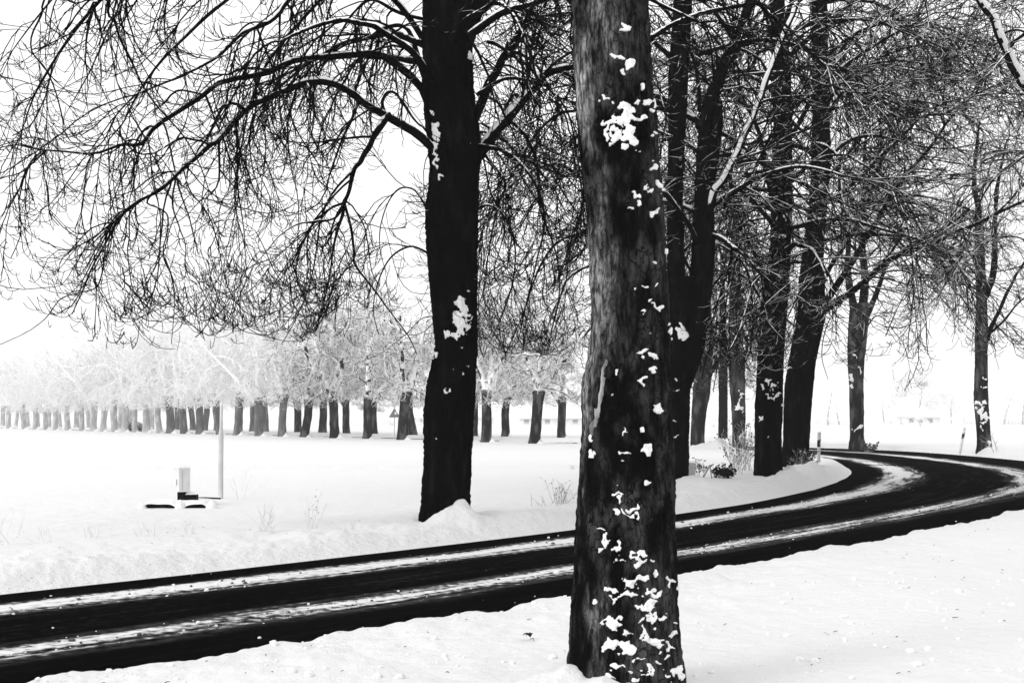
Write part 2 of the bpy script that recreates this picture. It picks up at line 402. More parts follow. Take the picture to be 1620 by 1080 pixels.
def bush_out(limbs, rg, dens=(1.5, 3.6, 6.5), lens=((1.0, 2.6), (.45, 1.2), (.16, .42)), rads=(.020, .010, .0055), tipr=.0035,
             grav=(.30, .16, .0), up=(.35, .35, .30), S=(9, 7, 5), k=3, t0=.18, cut=None):
    """limbs: list of (pts S,3 ; r0, r1). returns Geo with all the finer branches"""
    G = Geo(); mid = Geo()
    P_ = np.stack([resample(l[0], 16, 0, rg) for l in limbs]); R_ = NP([np.linspace(l[1], l[2], 16) for l in limbs])
    L_ = plen(P_)
    p, d, r, t, b = spawn(P_, R_, L_, dens[0], t0, 1, 30, 75, rg, .3)
    d[:, 2] += .15
    L1 = rg.uniform(*lens[0], len(p)); r0 = np.minimum(r * .6, rads[0] * rg.uniform(.7, 1.4, len(p)))
    # leader continues the limb end
    e = unit(P_[:, -1] - P_[:, -2]); ne = 3
    p = np.concatenate([p, np.repeat(P_[:, -1], ne, 0)]); d = np.concatenate([d, np.repeat(e, ne, 0) + rg.normal(0, .35, (len(e) * ne, 3))])
    L1 = np.concatenate([L1, rg.uniform(*lens[0], len(e) * ne)]); r0 = np.concatenate([r0, np.repeat(np.minimum(R_[:, -1], rads[0] * 1.2), ne)])
    g1 = grav[0] * rg.uniform(.2, 1.5, len(p))
    A1, RA1 = grow(p, d, L1, r0, np.full(len(p), rads[2]), S[0], g1, up[0], .13, rg)
    p, d, r, t, b = spawn(A1, RA1, L1, dens[1], .08, 1, 16, 50, rg)
    L2 = rg.uniform(*lens[1], len(p)) * (1.15 - .5 * t)
    A2, RA2 = grow(p, d, L2, np.minimum(r * .75, rads[1]), np.full(len(p), tipr), S[1], grav[1] * rg.uniform(.2, 1.5, len(p)), up[1], .14, rg)
    p3, d3, r3, t3, b3 = spawn(A2, RA2, L2, dens[2], .1, 1, 25, 58, rg)
    p4, d4, r4, t4, b4 = spawn(A1, RA1, L1, dens[2] * .5, .3, 1, 35, 70, rg)
    p3 = np.concatenate([p3, p4]); d3 = np.concatenate([d3, d4]); r3 = np.concatenate([r3, r4])
    L3 = rg.uniform(*lens[2], len(p3))
    A3, RA3 = grow(p3, d3, L3, np.minimum(r3 * .8, rads[2]), np.full(len(p3), tipr), S[2], grav[2], up[2], .12, rg, .2)
    if FLOOR[0] is not None:
        k1, k2, k3 = ((a_[:, :, 2] - floor_at(a_)).min(1) > -.25 for a_ in (A1, A2, A3)); A1, RA1, A2, RA2, A3, RA3 = A1[k1], RA1[k1], A2[k2], RA2[k2], A3[k3], RA3[k3]
    mid.tubes(A1, RA1, max(k, 4)); 
    G.tubes(A2, RA2, k); G.tubes(A3, RA3, 3)
    return mid, G, (A1, A2, A3)

# ------------------------------------------------------------------ trunks
def trunk_surface(prof, d, nth, nz, amp, freq, seed, flare=.0):
    """prof: (py, xl, xr) traced from the photograph at depth d -> ring grid"""
    prof = NP(sorted(prof, key=lambda a: -a[0]), dtype=float)
    zz = HC - (prof[:, 0] - HY) / F * d; cx = ((prof[:, 1] + prof[:, 2]) / 2 - 810) / F * d; rr_ = (prof[:, 2] - prof[:, 1]) / 2 / F * d
    zs = np.linspace(zz[0], zz[-1], nz)
    from_ = lambda a: np.interp(zs, zz, a)
    def sm(a, w_=max(3, nz // 60)):
        a = np.pad(a, w_, mode='edge'); return np.convolve(a, np.ones(2 * w_ + 1) / (2 * w_ + 1), 'valid')
    c, r_ = sm(from_(cx)), sm(from_(rr_))
    cyv = d + .04 * r_[0] * np.sin(zs * .9 + seed)
    a = np.linspace(0, 2 * math.pi, nth, endpoint=False)
    AA, ZZ = np.meshgrid(a, zs); RR = np.repeat(r_[:, None], nth, 1)
    xx, yy = np.cos(AA), np.sin(AA)
    lob = .05 * vn(xx * 1.3 + seed, yy * 1.3, ZZ * .5, seed) + .04 * vn(xx * 3, yy * 3, ZZ * .8, seed + 3)
    rd = 1 - np.abs(vn(xx * freq + 7, yy * freq, ZZ * freq * .28 / max(r_.mean(), .05) * .3, seed + 7))
    rd2 = vn(xx * freq * 2.5, yy * freq * 2.5, ZZ * freq * 3, seed + 9)
    disp = amp * ((rd**2 - .5) + .45 * rd2)
    rfin = RR * (1 + lob) + disp
    if flare:
        w_ = smooth(.75, 0, ZZ - zs[0]); rfin = rfin + flare * w_ * (.4 + .9 * np.maximum(0, vn(xx * 2.1, yy * 2.1, 0, seed + 11)))
    V = np.stack([c[:, None] + xx * rfin, cyv[:, None] + yy * rfin, ZZ], -1)
    nrm = np.stack([xx, yy, 0 * xx], -1)
    return V, nrm
def grid_faces(V, close=True):
    nz, nth = V.shape[:2]; i = np.arange(nz - 1)[:, None] * nth; j = np.arange(nth)[None]; j2 = (j + 1) % nth
    return np.stack([i + j, i + j2, i + nth + j2, i + nth + j], -1).reshape(-1, 4)
def trunk_obj(V, m, parent, off, name='trunk'):
    G = Geo(); G.add(V.reshape(-1, 3), grid_faces(V)); return G.build(name, m, parent, True, off)

def snow_on(V, nrm, spots, d, parent, off, seed, thick=.022, thr=.5, speck=.0, label=None, fine=1):
    """snow clinging to the bark: spots = (px, py, rx, ry) read off the photograph"""
    if fine > 1:
        n0, n1_ = V.shape[:2]; zi = np.linspace(0, n0 - 1, (n0 - 1) * fine + 1); a0 = np.minimum(zi.astype(int), n0 - 2); fz = (zi - a0)[:, None, None]
        ti = np.arange(n1_ * fine) / fine; c0_ = ti.astype(int) % n1_; c1_ = (c0_ + 1) % n1_; ft = (ti - np.floor(ti))[None, :, None]
        up_ = lambda A_: (lambda B_: B_[:, c0_] * (1 - ft) + B_[:, c1_] * ft)(A_[a0] * (1 - fz) + A_[a0 + 1] * fz)
        V, nrm = up_(V), up_(nrm)
    nz, nth = V.shape[:2]
    x, y, z = V[..., 0], V[..., 1], V[..., 2]
    px = 810 + x / y * F; py = HY - (z - HC) / y * F
    f = np.zeros(px.shape); wv = 21 / d if d < 21 else 1.0; ws = min(wv, 1.6) 
    u_, w_ = px * .8 + py * .6, py * .8 - px * .6
    px = px + ws * (4.6 * vn(u_ / 8 / ws, w_ / 8 / ws, 0, seed + 31) + 2.8 * vn(w_ / 3.4 / ws, u_ / 3.4 / ws, 0, seed + 32))
    py = py + ws * (4.6 * vn(u_ / 8 / ws, w_ / 8 / ws, 5, seed + 33) + 2.8 * vn(w_ / 3.4 / ws, u_ / 3.4 / ws, 5, seed + 34))
    for (a, b, rx, ry) in spots:
        f = np.maximum(f, 1.35 * np.exp(-(((px - a) / rx)**2 + ((py - b) / ry)**2) * .75))
    s = F / d
    no = fbm(u_ / 6, w_ / 6, 0, 3, seed)
    f = f * (1 + .85 * no)
    if speck: f = np.maximum(f, (vn(x * 38 * 7.6 / d, z * 38 * 7.6 / d, 0, seed + 5) - (1 - speck)) * 4)
    f[y > d] = 0
    m = f - thr
    on = (m > 0)
    cell = on[:-1, :] & on[1:, :] & np.roll(on, -1, 1)[:-1, :] & np.roll(on, -1, 1)[1:, :]
    h = .003 + thick * np.clip(m * 1.6, 0, 1); h[~on] = 0
    W = V + nrm * h[..., None] + NP([0, 0, 1.]) * (h[..., None] * .3)
    lab = -np.ones(cell.shape, int); comps = []
    cells = list(zip(*np.nonzero(cell)))
    cs = set(cells)
    for c0 in cells:
        if lab[c0] >= 0: continue
        st = [c0]; lab[c0] = len(comps); cur = []
        while st:
            c = st.pop(); cur.append(c)
            for dz, dt in ((1, 0), (-1, 0), (0, 1), (0, -1)):
                e = (c[0] + dz, (c[1] + dt) % nth)
                if e in cs and lab[e] < 0: lab[e] = len(comps); st.append(e)
        comps.append(cur)
    def build(cl, name, stuff=False):
        cl = NP(cl); a = cl[:, 0] * nth + cl[:, 1]; b_ = cl[:, 0] * nth + (cl[:, 1] + 1) % nth
        qd = np.stack([a, b_, b_ + nth, a + nth], 1); u_, inv = np.unique(qd, return_inverse=True)
        q2 = inv.reshape(-1, 4); vv_ = W.reshape(-1, 3)[u_].copy(); base = V.reshape(-1, 3)[u_] - nrm.reshape(-1, 3)[u_] * .01
        # skirt down to the bark
        edges = {}
        for f4 in q2:
            for k in range(4):
                e = (f4[k], f4[(k + 1) % 4]); er = (e[1], e[0])
                if er in edges: del edges[er]
                else: edges[e] = 1
        n0 = len(vv_); sk = [(e[1], e[0], e[0] + n0, e[1] + n0) for e in edges]
        G = Geo(); G.add(np.concatenate([vv_, base]), np.concatenate([q2, NP(sk)]) if sk else q2)
        o = G.build(name, 'snow', parent, True, off)
        if stuff: o['kind'] = 'stuff'
        return o
    big = [c for c in comps if len(c) > 40 and len(c) * (np.linalg.norm(V[1, 0] - V[0, 0]) * np.linalg.norm(V[nz // 2, 1] - V[nz // 2, 0])) * s * s > 70]
    small = [x_ for c in comps if c not in big for x_ in c]
    for c in big: build(c, 'snow_patch')
    if small: build(small, 'snow_fleck', True)

def limb_px(pts, d0, d1, r0, r1, n=14):
    """limb traced in the photograph; depth runs from d0 to d1"""
    pts = NP(pts, dtype=float); L = np.concatenate([[0], np.cumsum(np.linalg.norm(np.diff(pts, axis=0), axis=1))]); L /= L[-1]
    w3 = NP([P(p[0], p[1], d0 + (d1 - d0) * t) for p, t in zip(pts, L)])
    return catmull(w3, n), r0, r1

def add_limb(parent, off, l, rg, m='limb', k=7, snow=True, name='limb'):
    p, r0, r1 = l[:3]; heavy = len(l) > 3; n = 34
    p = catmull(p, n); nn = len(p); wob = r0 * .22
    o3 = np.stack([vn(np.linspace(0, nn / 3, nn), rg.uniform(0, 99), s=q_) for q_ in range(3)], 1) * wob; o3[0] = 0
    p = p + o3
    rad = np.linspace(1, 0, nn)**1.0 * (r0 - r1) + r1; rad = rad * (1 + .10 * vn(np.linspace(0, nn / 2, nn), 5.3, s=int(rg.integers(99))))
    G = Geo(); G.tubes(p[None], rad[None], k); o = G.build(name, m, parent, True, off)
    if snow:
        # ridge of snow lying along the top, broken into lengths
        t = np.gradient(p, axis=0); t = unit(t); hz = np.sqrt(np.clip(1 - t[:, 2]**2, 0, 1))
        on = (hz > .55) & (vn(np.linspace(0, nn / 2.6, nn), 3.1, s=int(rg.integers(999))) > -.35)
        if heavy: on[:] = True
        on[0] = False; on[-1] = False
        i = 0
        while i < nn:
            if on[i]:
                j = i
                while j + 1 < nn and on[j + 1]: j += 1
                if j - i >= 2:
                    upv = unit(NP([0, 0, 1.]) - t[i:j + 1] * t[i:j + 1, 2:3])
                    if heavy: upv = unit(upv * .75 + NP([-.15, -.8, 0]))      # wind-packed on the side facing the road
                    q_ = p[i:j + 1] + upv * rad[i:j + 1, None] * (.5 if heavy else .62); m_ = j - i + 1
                    env = np.minimum(1, np.minimum(np.arange(m_), np.arange(m_)[::-1]) / 1.5 + .05)
                    q_ = catmull(q_, m_ * 2); env = np.interp(np.linspace(0, 1, m_ * 2), np.linspace(0, 1, m_), env)
                    rs = np.interp(np.linspace(0, 1, m_ * 2), np.linspace(0, 1, m_), rad[i:j + 1])
                    GS = Geo(); GS.tubes(q_[None], (rs * (.95 if heavy else .72) * env * (1 + (.10 if heavy else .25) * rg.normal(0, .5, m_ * 2)))[None], 6); GS.build('snow_ridge', 'snow', o, True, off)
                i = j + 1
            else: i += 1
        
    return o

# ================================================================== THE BIG TREES
def base_of(px, d, z=None):
    x = (px - 810) / F * d
    return NP([x, d, float(terrain_z(NP([[x, d]]))[0]) if z is None else z])

def finish_tree(root, off, limbs, rg, twig='twig', snow=True, k=7, mid_name='branches', **kw):
    for l in limbs: add_limb(root, off, l, rg, 'limb', k, snow)
    mid, G, _ = bush_out(limbs, rg, **kw)
    mid.build('branch_mass', 'branch_snowy' if twig in ('twig2', 'twig_pale') else twig, root, True, off)['kind'] = 'stuff'
    G.build('twig_mass', twig, root, True, off)['kind'] = 'stuff'

def arch(p0, az, el, L, rg, n=8, sag=.16, rise=0):
    """a free limb: leaves at elevation el, arches over and sags"""
    d = NP([math.cos(az) * math.cos(el), math.sin(az) * math.cos(el), math.sin(el)]); p = [NP(p0, dtype=float)]
    for i in range(n - 1):
        d = d + rg.normal(0, .08, 3); d[2] -= sag * (1 if i < n * .75 else .3); d[2] += rise; d = d / np.linalg.norm(d); p.append(p[-1] + d * L / (n - 1))
    return NP(p)

FLOOR[0] = 2.95
# ---- foreground trunk with clinging snow
D1 = 7.6
rg = np.random.default_rng(101)
prof1 = [(-700,925,990),(-420,915,1005),(-200,905,1012),(0,904,1026),(100,908,1030),(200,914,1040),(300,924,1047),(400,932,1052),(480,934,1056),(560,932,1058),(590,925,1059),(612,916,1060),
         (640,921,1061),(700,919,1063),(800,912,1067),(900,907,1069),(960,904,1073),(1010,903,1077),(1060,900,1083),(1110,893,1093),(1180,880,1110)]
b1 = base_of(990, D1)
t1 = thing('chestnut_tree', 'big foreground tree with grey flaky bark and many white snow patches on its trunk', 'tree', b1)
V1, N1 = trunk_surface(prof1, D1, 200, 600, .015, 9, 3, .03)
spots1_scale = .70
M['bark1'] = None
def flaky_bark():
    m = bpy.data.materials.new('flaky_grey_bark'); m.use_nodes = True; t = m.node_tree; n = t.nodes; b = n['Principled BSDF']
    b.inputs['Roughness'].default_value = 1; b.inputs['Specular IOR Level'].default_value = .03
    tc = n.new('ShaderNodeTexCoord')
    def mp(s): 
        x = n.new('ShaderNodeMapping'); x.inputs['Scale'].default_value = s; t.links.new(tc.outputs['Object'], x.inputs['Vector']); return x.outputs[0]
    wn = n.new('ShaderNodeTexNoise'); wn.inputs['Scale'].default_value = 7; wn.inputs['Detail'].default_value = 4; t.links.new(tc.outputs['Object'], wn.inputs['Vector'])
    va = n.new('ShaderNodeVectorMath'); va.operation = 'MULTIPLY_ADD'; va.inputs[1].default_value = (.16, .16, .16); t.links.new(wn.outputs['Color'], va.inputs[0]); t.links.new(mp((1, 1, .42)), va.inputs[2])
    vo = n.new('ShaderNodeTexVoronoi'); vo.feature = 'DISTANCE_TO_EDGE'; vo.inputs['Scale'].default_value = 19; t.links.new(va.outputs[0], vo.inputs['Vector'])
    def mr(src, a, c, o0=0., o1=1.):
        x = n.new('ShaderNodeMapRange'); x.interpolation_type = 'SMOOTHSTEP'; x.inputs[1].default_value = a; x.inputs[2].default_value = c
        x.inputs[3].default_value = o0; x.inputs[4].default_value = o1; t.links.new(src, x.inputs[0]); return x.outputs[0]
    def nz(s, d, st):
        x = n.new('ShaderNodeTexNoise'); x.inputs['Scale'].default_value = s; x.inputs['Detail'].default_value = d; x.inputs['Roughness'].default_value = .62; t.links.new(mp(st), x.inputs['Vector']); return x.outputs[0]
    def ma(op, a, c):
        x = n.new('ShaderNodeMath'); x.operation = op
        for k, v_ in ((0, a), (1, c)):
            if isinstance(v_, (int, float)): x.inputs[k].default_value = v_
            else: t.links.new(v_, x.inputs[k])
        return x.outputs[0]
    crack = mr(vo.outputs['Distance'], .0, .07)
    large = nz(2.0, 5, (1.2, 1.2, .45)); fine = nz(42, 10, (1, 1, .22)); med = nz(8, 6, (1, 1, .5))
    # left flank painted paler as if lit, with lichen mottling; dark bark elsewhere
    sx = n.new('ShaderNodeSeparateXYZ'); t.links.new(tc.outputs['Object'], sx.inputs[0])
    side = mr(sx.outputs[0], .06, -.24)
    a = ma('MULTIPLY', mr(large, .44, .68), ma('ADD', ma('MULTIPLY', side, .85), .10))
    a = ma('MULTIPLY', a, mr(fine, .38, .66, .08, 1.)); a = ma('MULTIPLY', a, ma('ADD', ma('MULTIPLY', crack, .28), .72))
    col = ma('ADD', ma('MULTIPLY', a, .62), ma('MULTIPLY', mr(med, .45, .75), ma('MULTIPLY', crack, .06))); col = ma('ADD', col, .004)
    # pale torn strip of bare wood
    cc = n.new('ShaderNodeCombineColor')
    for k in range(3): t.links.new(col, cc.inputs[k])
    t.links.new(cc.outputs[0], b.inputs['Base Color'])
    h = ma('ADD', ma('MULTIPLY', crack, .35), ma('MULTIPLY', fine, 1.1))
    bp = n.new('ShaderNodeBump'); bp.inputs['Strength'].default_value = 1; bp.inputs['Distance'].default_value = .022; t.links.new(h, bp.inputs['Height']); t.links.new(bp.outputs[0], b.inputs['Normal'])
    return m
M['bark1'] = flaky_bark()
trunk_obj(V1, 'bark1', t1, b1)
spots1 = [(991,44,11,5),(978,92,11,7),(995,101,10,6),(988,115,5,5),(958,158,6,3),(968,163,5,3),(1013,135,5,5),
  (1010,163,8,6),(1030,163,9,9),(1034,178,6,7),(992,175,14,14),(985,192,22,12),(965,195,16,7),(990,210,15,14),(1008,190,18,6),(975,212,10,10),(962,207,5,9),(968,226,9,5),(1000,222,9,10),(990,232,6,8),(1020,187,8,6),
  (1035,210,6,6),(1013,238,4,3),(1032,255,4,4),(1030,268,3,4),(1044,288,8,7),(1023,297,9,6),(1047,303,7,6),(1008,312,5,5),(1004,308,4,3),(1011,321,7,5),(998,329,7,6),(1036,336,8,6),(1041,333,5,6),
  (1060,370,6,5),(1062,398,6,6),(1034,416,5,4),(1035,447,3,3),(1021,454,7,4),(1008,458,4,2),(1028,477,5,5),(1038,485,5,3),(1017,496,3,4),(1026,528,5,5),(1062,520,7,10),(1064,535,8,8),
  (1019,559,9,5),(1038,561,6,8),(976,593,7,5),(1015,597,8,6),(1020,605,5,5),(1034,586,7,5),(971,626,3,3),(1043,650,10,6),(1041,645,4,8),(1012,680,6,8),(986,680,4,4),(1024,711,8,6),(985,712,6,4),(991,727,3,3),(1030,760,7,5),
  (940,718,6,8),(936,697,4,8),(977,782,9,7),(981,795,4,10),(1003,801,9,5),(992,812,12,4),(1006,813,6,6),(972,815,7,4),(945,838,8,3),(953,850,5,8),(957,860,5,5),(945,866,6,5),(974,863,6,7),(954,890,5,3),(1033,882,4,4),
  (1008,878,16,5),(1012,890,12,7),(990,890,8,4),(978,885,4,8),(1013,914,13,10),(996,923,9,6),(1035,910,4,5),(970,935,18,5),(985,944,8,5),(1000,940,18,8),(972,950,10,7),(1030,938,12,8),(1030,955,10,12),(1018,958,10,8),
  (943,950,4,6),(962,985,12,5),(975,983,12,10),(968,990,10,4),(1020,980,12,8),(1028,968,7,8),(1035,985,10,10),(1040,975,5,10),(1052,978,6,6),(995,1001,12,5),(1022,1008,8,8),(1018,998,5,8),(1062,1005,7,6),
  (965,1020,14,7),(988,1024,15,7),(1030,1015,12,5),(1038,1018,8,8),(1045,1028,6,6),(1056,1022,4,8),(1003,1044,10,7),(1015,1040,6,4),(1025,1056,8,8),(1058,1040,5,5),(975,1055,9,5),(1000,1065,7,4),(970,1070,10,4),(1028,1068,9,5),(1070,1065,18,12),(1045,1050,5,4),(1065,925,6,4),(1058,925,4,10),(1068,985,5,5),(1010,1078,9,5)]
snow_on(V1, N1, [(a_, b_, c_ * spots1_scale + .6, d_ * spots1_scale + .6) for a_, b_, c_, d_ in spots1], D1, t1, b1, 60, .007, .50, .05, fine=3)
# pale torn bark strip and knob on the left flank
G = Geo()
def bark_flake(cx, cz, w_, h_, seed):
    px0 = NP([cx, cz]); 
    n = 15; tt = np.linspace(0, 1, n); ww = w_ * (.35 + .65 * np.sin(tt * math.pi)**.6) * (1 + .25 * vn(tt * 7, seed))
    yy_ = cz - h_ / 2 + h_ * tt; xx_ = cx + 5 * vn(tt * 3, seed + 4)+ (tt - .5) * -w_ * .9
    ax = (904 + (cz / 1080) * 0) 
    rows = []
    for s_ in (-1, -.3, .3, 1):
        for q_ in range(n):
            px_, py_ = xx_[q_] + s_ * ww[q_] / 2, yy_[q_]
            z_ = HC - (py_ - HY) / F * (D1 - .2)
            iz = int(np.clip(np.searchsorted(V1[:, 0, 2], z_), 1, len(V1) - 2)); row = V1[iz]
            pr = 810 + row[:, 0] / row[:, 1] * F; fr = row[:, 1] < D1
            k_ = np.where(fr)[0][np.argmin(np.abs(pr[fr] - px_))]; p_ = row[k_] + N1[iz, k_] * (.012 if abs(s_) < .5 else -.004)
            rows.append(p_)
    return NP(rows), n
for (a, b_, c_, d_, s_) in [(947, 632, 8, 90, 1), (941, 668, 8, 40, 5), (955, 600, 7, 60, 8)]:
    vv_, n_ = bark_flake(a, b_, c_, d_, s_)
    qd_ = [(r_ * n_ + i_, (r_ + 1) * n_ + i_, (r_ + 1) * n_ + i_ + 1, r_ * n_ + i_ + 1) for r_ in range(3) for i_ in range(n_ - 1)]
    G.add(vv_, qd_)
M['torn'] = mat('pale_torn_wood', .16, 1, (50, .15, 1, .01), vary=(.42, 14, .4, .7, .2))
o = G.build('torn_bark', 'torn', t1, True, b1); o['label'] = 'pale torn strip of bark'

# its crown is above the picture; some long shoots hang into the top of it
T1L = []
for az, el, L, z0 in [(2.9, .75, 4.6, 4.9), (2.3, .8, 4.8, 5.2), (3.5, .9, 4.0, 5.3), (1.2, .8, 4.5, 5.4), (.2, .8, 4.6, 5.2), (-.9, 1.0, 4.2, 5.6), (1.9, 1.1, 4.5, 6.0), (-2.0, 1.1, 4, 6.0)]:
    T1L.append((arch((.57, 7.6, z0), az, el, L, rg, 9, .10), .085, .028))
T1L.append((NP([[.56, 7.6, 4.6], [.55, 7.65, 5.8], [.65, 7.6, 7.2], [.6, 7.7, 8.6]]), .17, .03))
for l in T1L: add_limb(t1, b1, l, rg)
mid, G, _ = bush_out(T1L, rg, dens=(1.0, 2.6, 5), lens=((.9, 1.9), (.4, .9), (.14, .35)), rads=(.014, .006, .0032), tipr=.002, S=(9, 6, 4))
mid.build('branch_mass', 'twig', t1, True, b1)['kind'] = 'stuff'; G.build('twig_mass', 'twig', t1, True, b1)['kind'] = 'stuff'
# long hanging shoots seen top left
T1S = [limb_px([(215,-130),(171,0),(180,30),(192,67),(210,100),(223,130),(246,165),(270,192),(306,238),(330,300)], 9.0, 8.6, .011, .004),
       limb_px([(230,-60),(188,20),(205,60),(240,130),(290,200),(380,250)], 9.3, 9.6, .006, .003),
       limb_px([(120,-120),(70,0),(67,20),(47,73),(78,118),(98,181),(100,205),(113,225)], 9.5, 9.2, .009, .004),
       limb_px([(120,-100),(72,20),(100,60),(150,120),(180,180),(215,240)], 10, 9.6, .006, .003),
       limb_px([(-60,70),(0,118),(27,148)], 9, 9, .006, .003),
       limb_px([(300,-80),(262,0),(250,60),(290,110)], 9, 9.4, .006, .003)]
for l in T1S: add_limb(t1, b1, l, rg, 'twig', 5, False, 'shoot')
mid, G, _ = bush_out(T1S, rg, dens=(1.6, 3.0, 4), lens=((.4, .9), (.2, .45), (.08, .2)), rads=(.006, .004, .0025), tipr=.0018, S=(7, 5, 4), grav=(.2, .1, 0), up=(.3, .3, .3))
mid.build('shoot_mass', 'twig', t1, True, b1)['kind'] = 'stuff'; G.build('twig_mass', 'twig', t1, True, b1)['kind'] = 'stuff'

# ---- black tree left of it, long limbs over the field
D2 = 21.0
rg = np.random.default_rng(202)
prof2 = [(-260,690,735),(-120,680,742),(0,669,746),(60,668,748),(100,668,748),(160,671,752),(230,679,760),(270,682,757),(330,674,756),(400,676,756),(500,685,755),(535,688,755),(560,690,754),(575,681,753),(600,676,750),(630,671,749),(645,669,748),(700,670,746),(760,669,744),(800,668,743),(835,664,742),(860,660,746)]
b2 = base_of(708, D2)
t2 = thing('chestnut_tree', 'black trunk left of the foreground tree, long snowy limbs arching left over the field', 'tree', b2)
V2, N2 = trunk_surface(prof2, D2, 120, 420, .036, 7, 13, .10)
trunk_obj(V2, 'bark', t2, b2)
snow_on(V2, N2, [(728,478,7,9),(733,490,8,10),(726,500,8,10),(735,505,10,6),(730,520,9,8),(722,530,6,6),(738,515,6,6),(728,510,10,8),(707,524,5,4),(709,530,4,5),(745,89,7,6),(690,212,7,14),(686,235,5,12),(690,255,4,14),(741,460,3,2),(744,502,3,4),(687,562,3,3),(730,548,5,2),(719,583,3,2),(733,590,4,2),(741,578,3,2),(706,617,6,4),(688,690,3,3),(696,280,3,5),(683,180,5,6)], D2, t2, b2, 71, .012, .5, .012, fine=2)
L2 = [
 limb_px([(684,235),(674,223),(652,205),(627,192),(600,176),(575,163),(560,150),(544,140),(518,130),(486,132),(456,142),(425,153),(394,168),(378,185),(363,200),(345,222),(332,228),(310,248),(290,264),(272,283),(254,301),(240,308)], 20.8, 18.6, .075, .030, 30),
 limb_px([(680,170),(663,132),(640,112),(622,98),(605,90),(591,86),(570,86),(550,88),(508,92),(467,96),(440,108),(415,117),(380,122),(342,132),(325,148),(311,158),(280,178),(249,197),(235,215),(223,228),(205,229),(192,228),(170,235),(150,244),(112,241),(73,238)], 21, 19.4, .070, .016, 30),
 limb_px([(73,238),(55,254),(35,272),(0,283),(-60,310)], 19.4, 19, .016, .007, 8),
 limb_px([(617,181),(602,200),(586,228),(572,252),(560,270),(553,300),(544,321)], 20.4, 20.0, .055, .028, 12),
 limb_px([(612,184),(604,165),(610,150),(622,146),(640,165),(655,190),(668,200)], 20.5, 20.8, .03, .016, 10),
 limb_px([(670,120),(655,70),(640,42),(610,45),(580,62),(548,70),(520,88)], 21.3, 22.2, .05, .014, 12),
 limb_px([(668,60),(640,20),(600,-20),(530,-60),(467,-12),(445,18),(425,36),(400,46),(384,52),(357,78),(340,92),(311,109),(280,122),(249,135),(215,150)], 21, 18.5, .05, .012, 20),
 limb_px([(249,300),(232,320),(262,335),(265,365),(258,400),(272,440),(276,480),(271,545)], 18.6, 18.3, .016, .005, 14),
 limb_px([(205,330),(180,352),(168,375),(165,410),(157,448),(140,460),(104,468),(85,485),(60,515),(0,545)], 18.9, 18.2, .016, .005, 14),
 limb_px([(240,308),(215,322),(205,330)], 18.6, 18.9, .016, .012, 5),
 limb_px([(544,321),(530,345),(500,350),(470,355),(440,375),(420,400)], 20.0, 19.0, .022, .007, 12),
 limb_px([(544,321),(555,360),(560,400),(562,420),(590,455),(615,490),(645,530),(660,560)], 20.0, 20.6, .025, .007, 14),
 limb_px([(548,315),(530,380),(522,430),(512,480),(500,510),(470,540)], 20.2, 20, .022, .006, 12),
 limb_px([(560,270),(530,300),(508,345),(500,400),(490,450),(470,500),(445,545)], 20.1, 19.6, .02, .006, 12),
 limb_px([(394,168),(385,215),(378,260),(373,330),(385,380),(388,420),(370,465)], 19.6, 19.3, .014, .005, 12),
 limb_px([(470,140),(455,200),(460,260),(472,320),(470,400),(468,440)], 19.9, 19.9, .014, .005, 12),
 limb_px([(290,264),(300,300),(330,340),(345,390),(350,430),(330,455),(300,470)], 18.8, 18.4, .012, .005, 12),
 # right side
 limb_px([(742,262),(765,235),(785,208),(800,190),(825,160),(850,130),(865,118),(885,108),(905,105),(960,85),(1022,65),(1065,40),(1120,20),(1200,7)], 21, 22.5, .10, .03, 24),
 limb_px([(745,200),(760,165),(775,130),(795,95),(815,65),(830,40),(842,5),(860,-60)], 21, 20.2, .085, .04, 16),
 limb_px([(738,60),(752,20),(768,-20),(790,-90),(800,-160)], 21, 20.8, .14, .08, 10),
 limb_px([(772,66),(790,72),(805,85),(830,100),(850,122),(880,150),(900,160)], 20.6, 19.6, .035, .01, 12),
 limb_px([(755,150),(800,125),(840,128),(875,145),(900,185),(915,260)], 20.4, 19.3, .035, .01, 12),
 limb_px([(756,230),(790,235),(825,260),(850,300),(862,350),(850,410),(835,470),(820,540)], 20.8, 19.5, .03, .007, 14),
 limb_px([(756,330),(775,325),(800,345),(815,390),(810,450),(790,510),(765,560)], 20.8, 19.8, .022, .006, 14),
 limb_px([(805,190),(830,215),(850,260),(855,330),(880,400),(885,470),(870,530)], 21.4, 22, .03, .007, 14),
 limb_px([(676,400),(650,390),(620,405),(600,440),(590,490),(600,530)], 21, 20.4, .02, .006, 12),
 limb_px([(676,330),(655,300),(630,300),(610,330),(600,380),(610,430)], 21.2, 22, .02, .006, 12),
 limb_px([(668,-60),(600,-130),(520,-120),(440,-60),(360,0),(290,60),(230,130),(190,200)], 21, 18.6, .06, .010, 20),
 limb_px([(668,-20),(610,-60),(540,-30),(480,30),(430,90),(400,150),(385,220)], 21.2, 20.4, .05, .008, 18),
 limb_px([(680,-120),(580,-200),(440,-190),(300,-110),(180,-20),(110,60),(60,140),(30,220)], 21, 18.4, .06, .008, 22),
 limb_px([(668,30),(630,20),(590,0),(560,20),(530,70),(500,130),(490,200)], 21, 19.6, .035, .008, 16),
 limb_px([(690,-160),(640,-260),(540,-240),(400,-180),(260,-120),(150,-60),(80,0),(20,80)], 21, 19.6, .06, .008, 22),
 limb_px([(683,500),(665,505),(640,530),(600,560),(560,575)], 21, 20, .012, .005, 10),
]
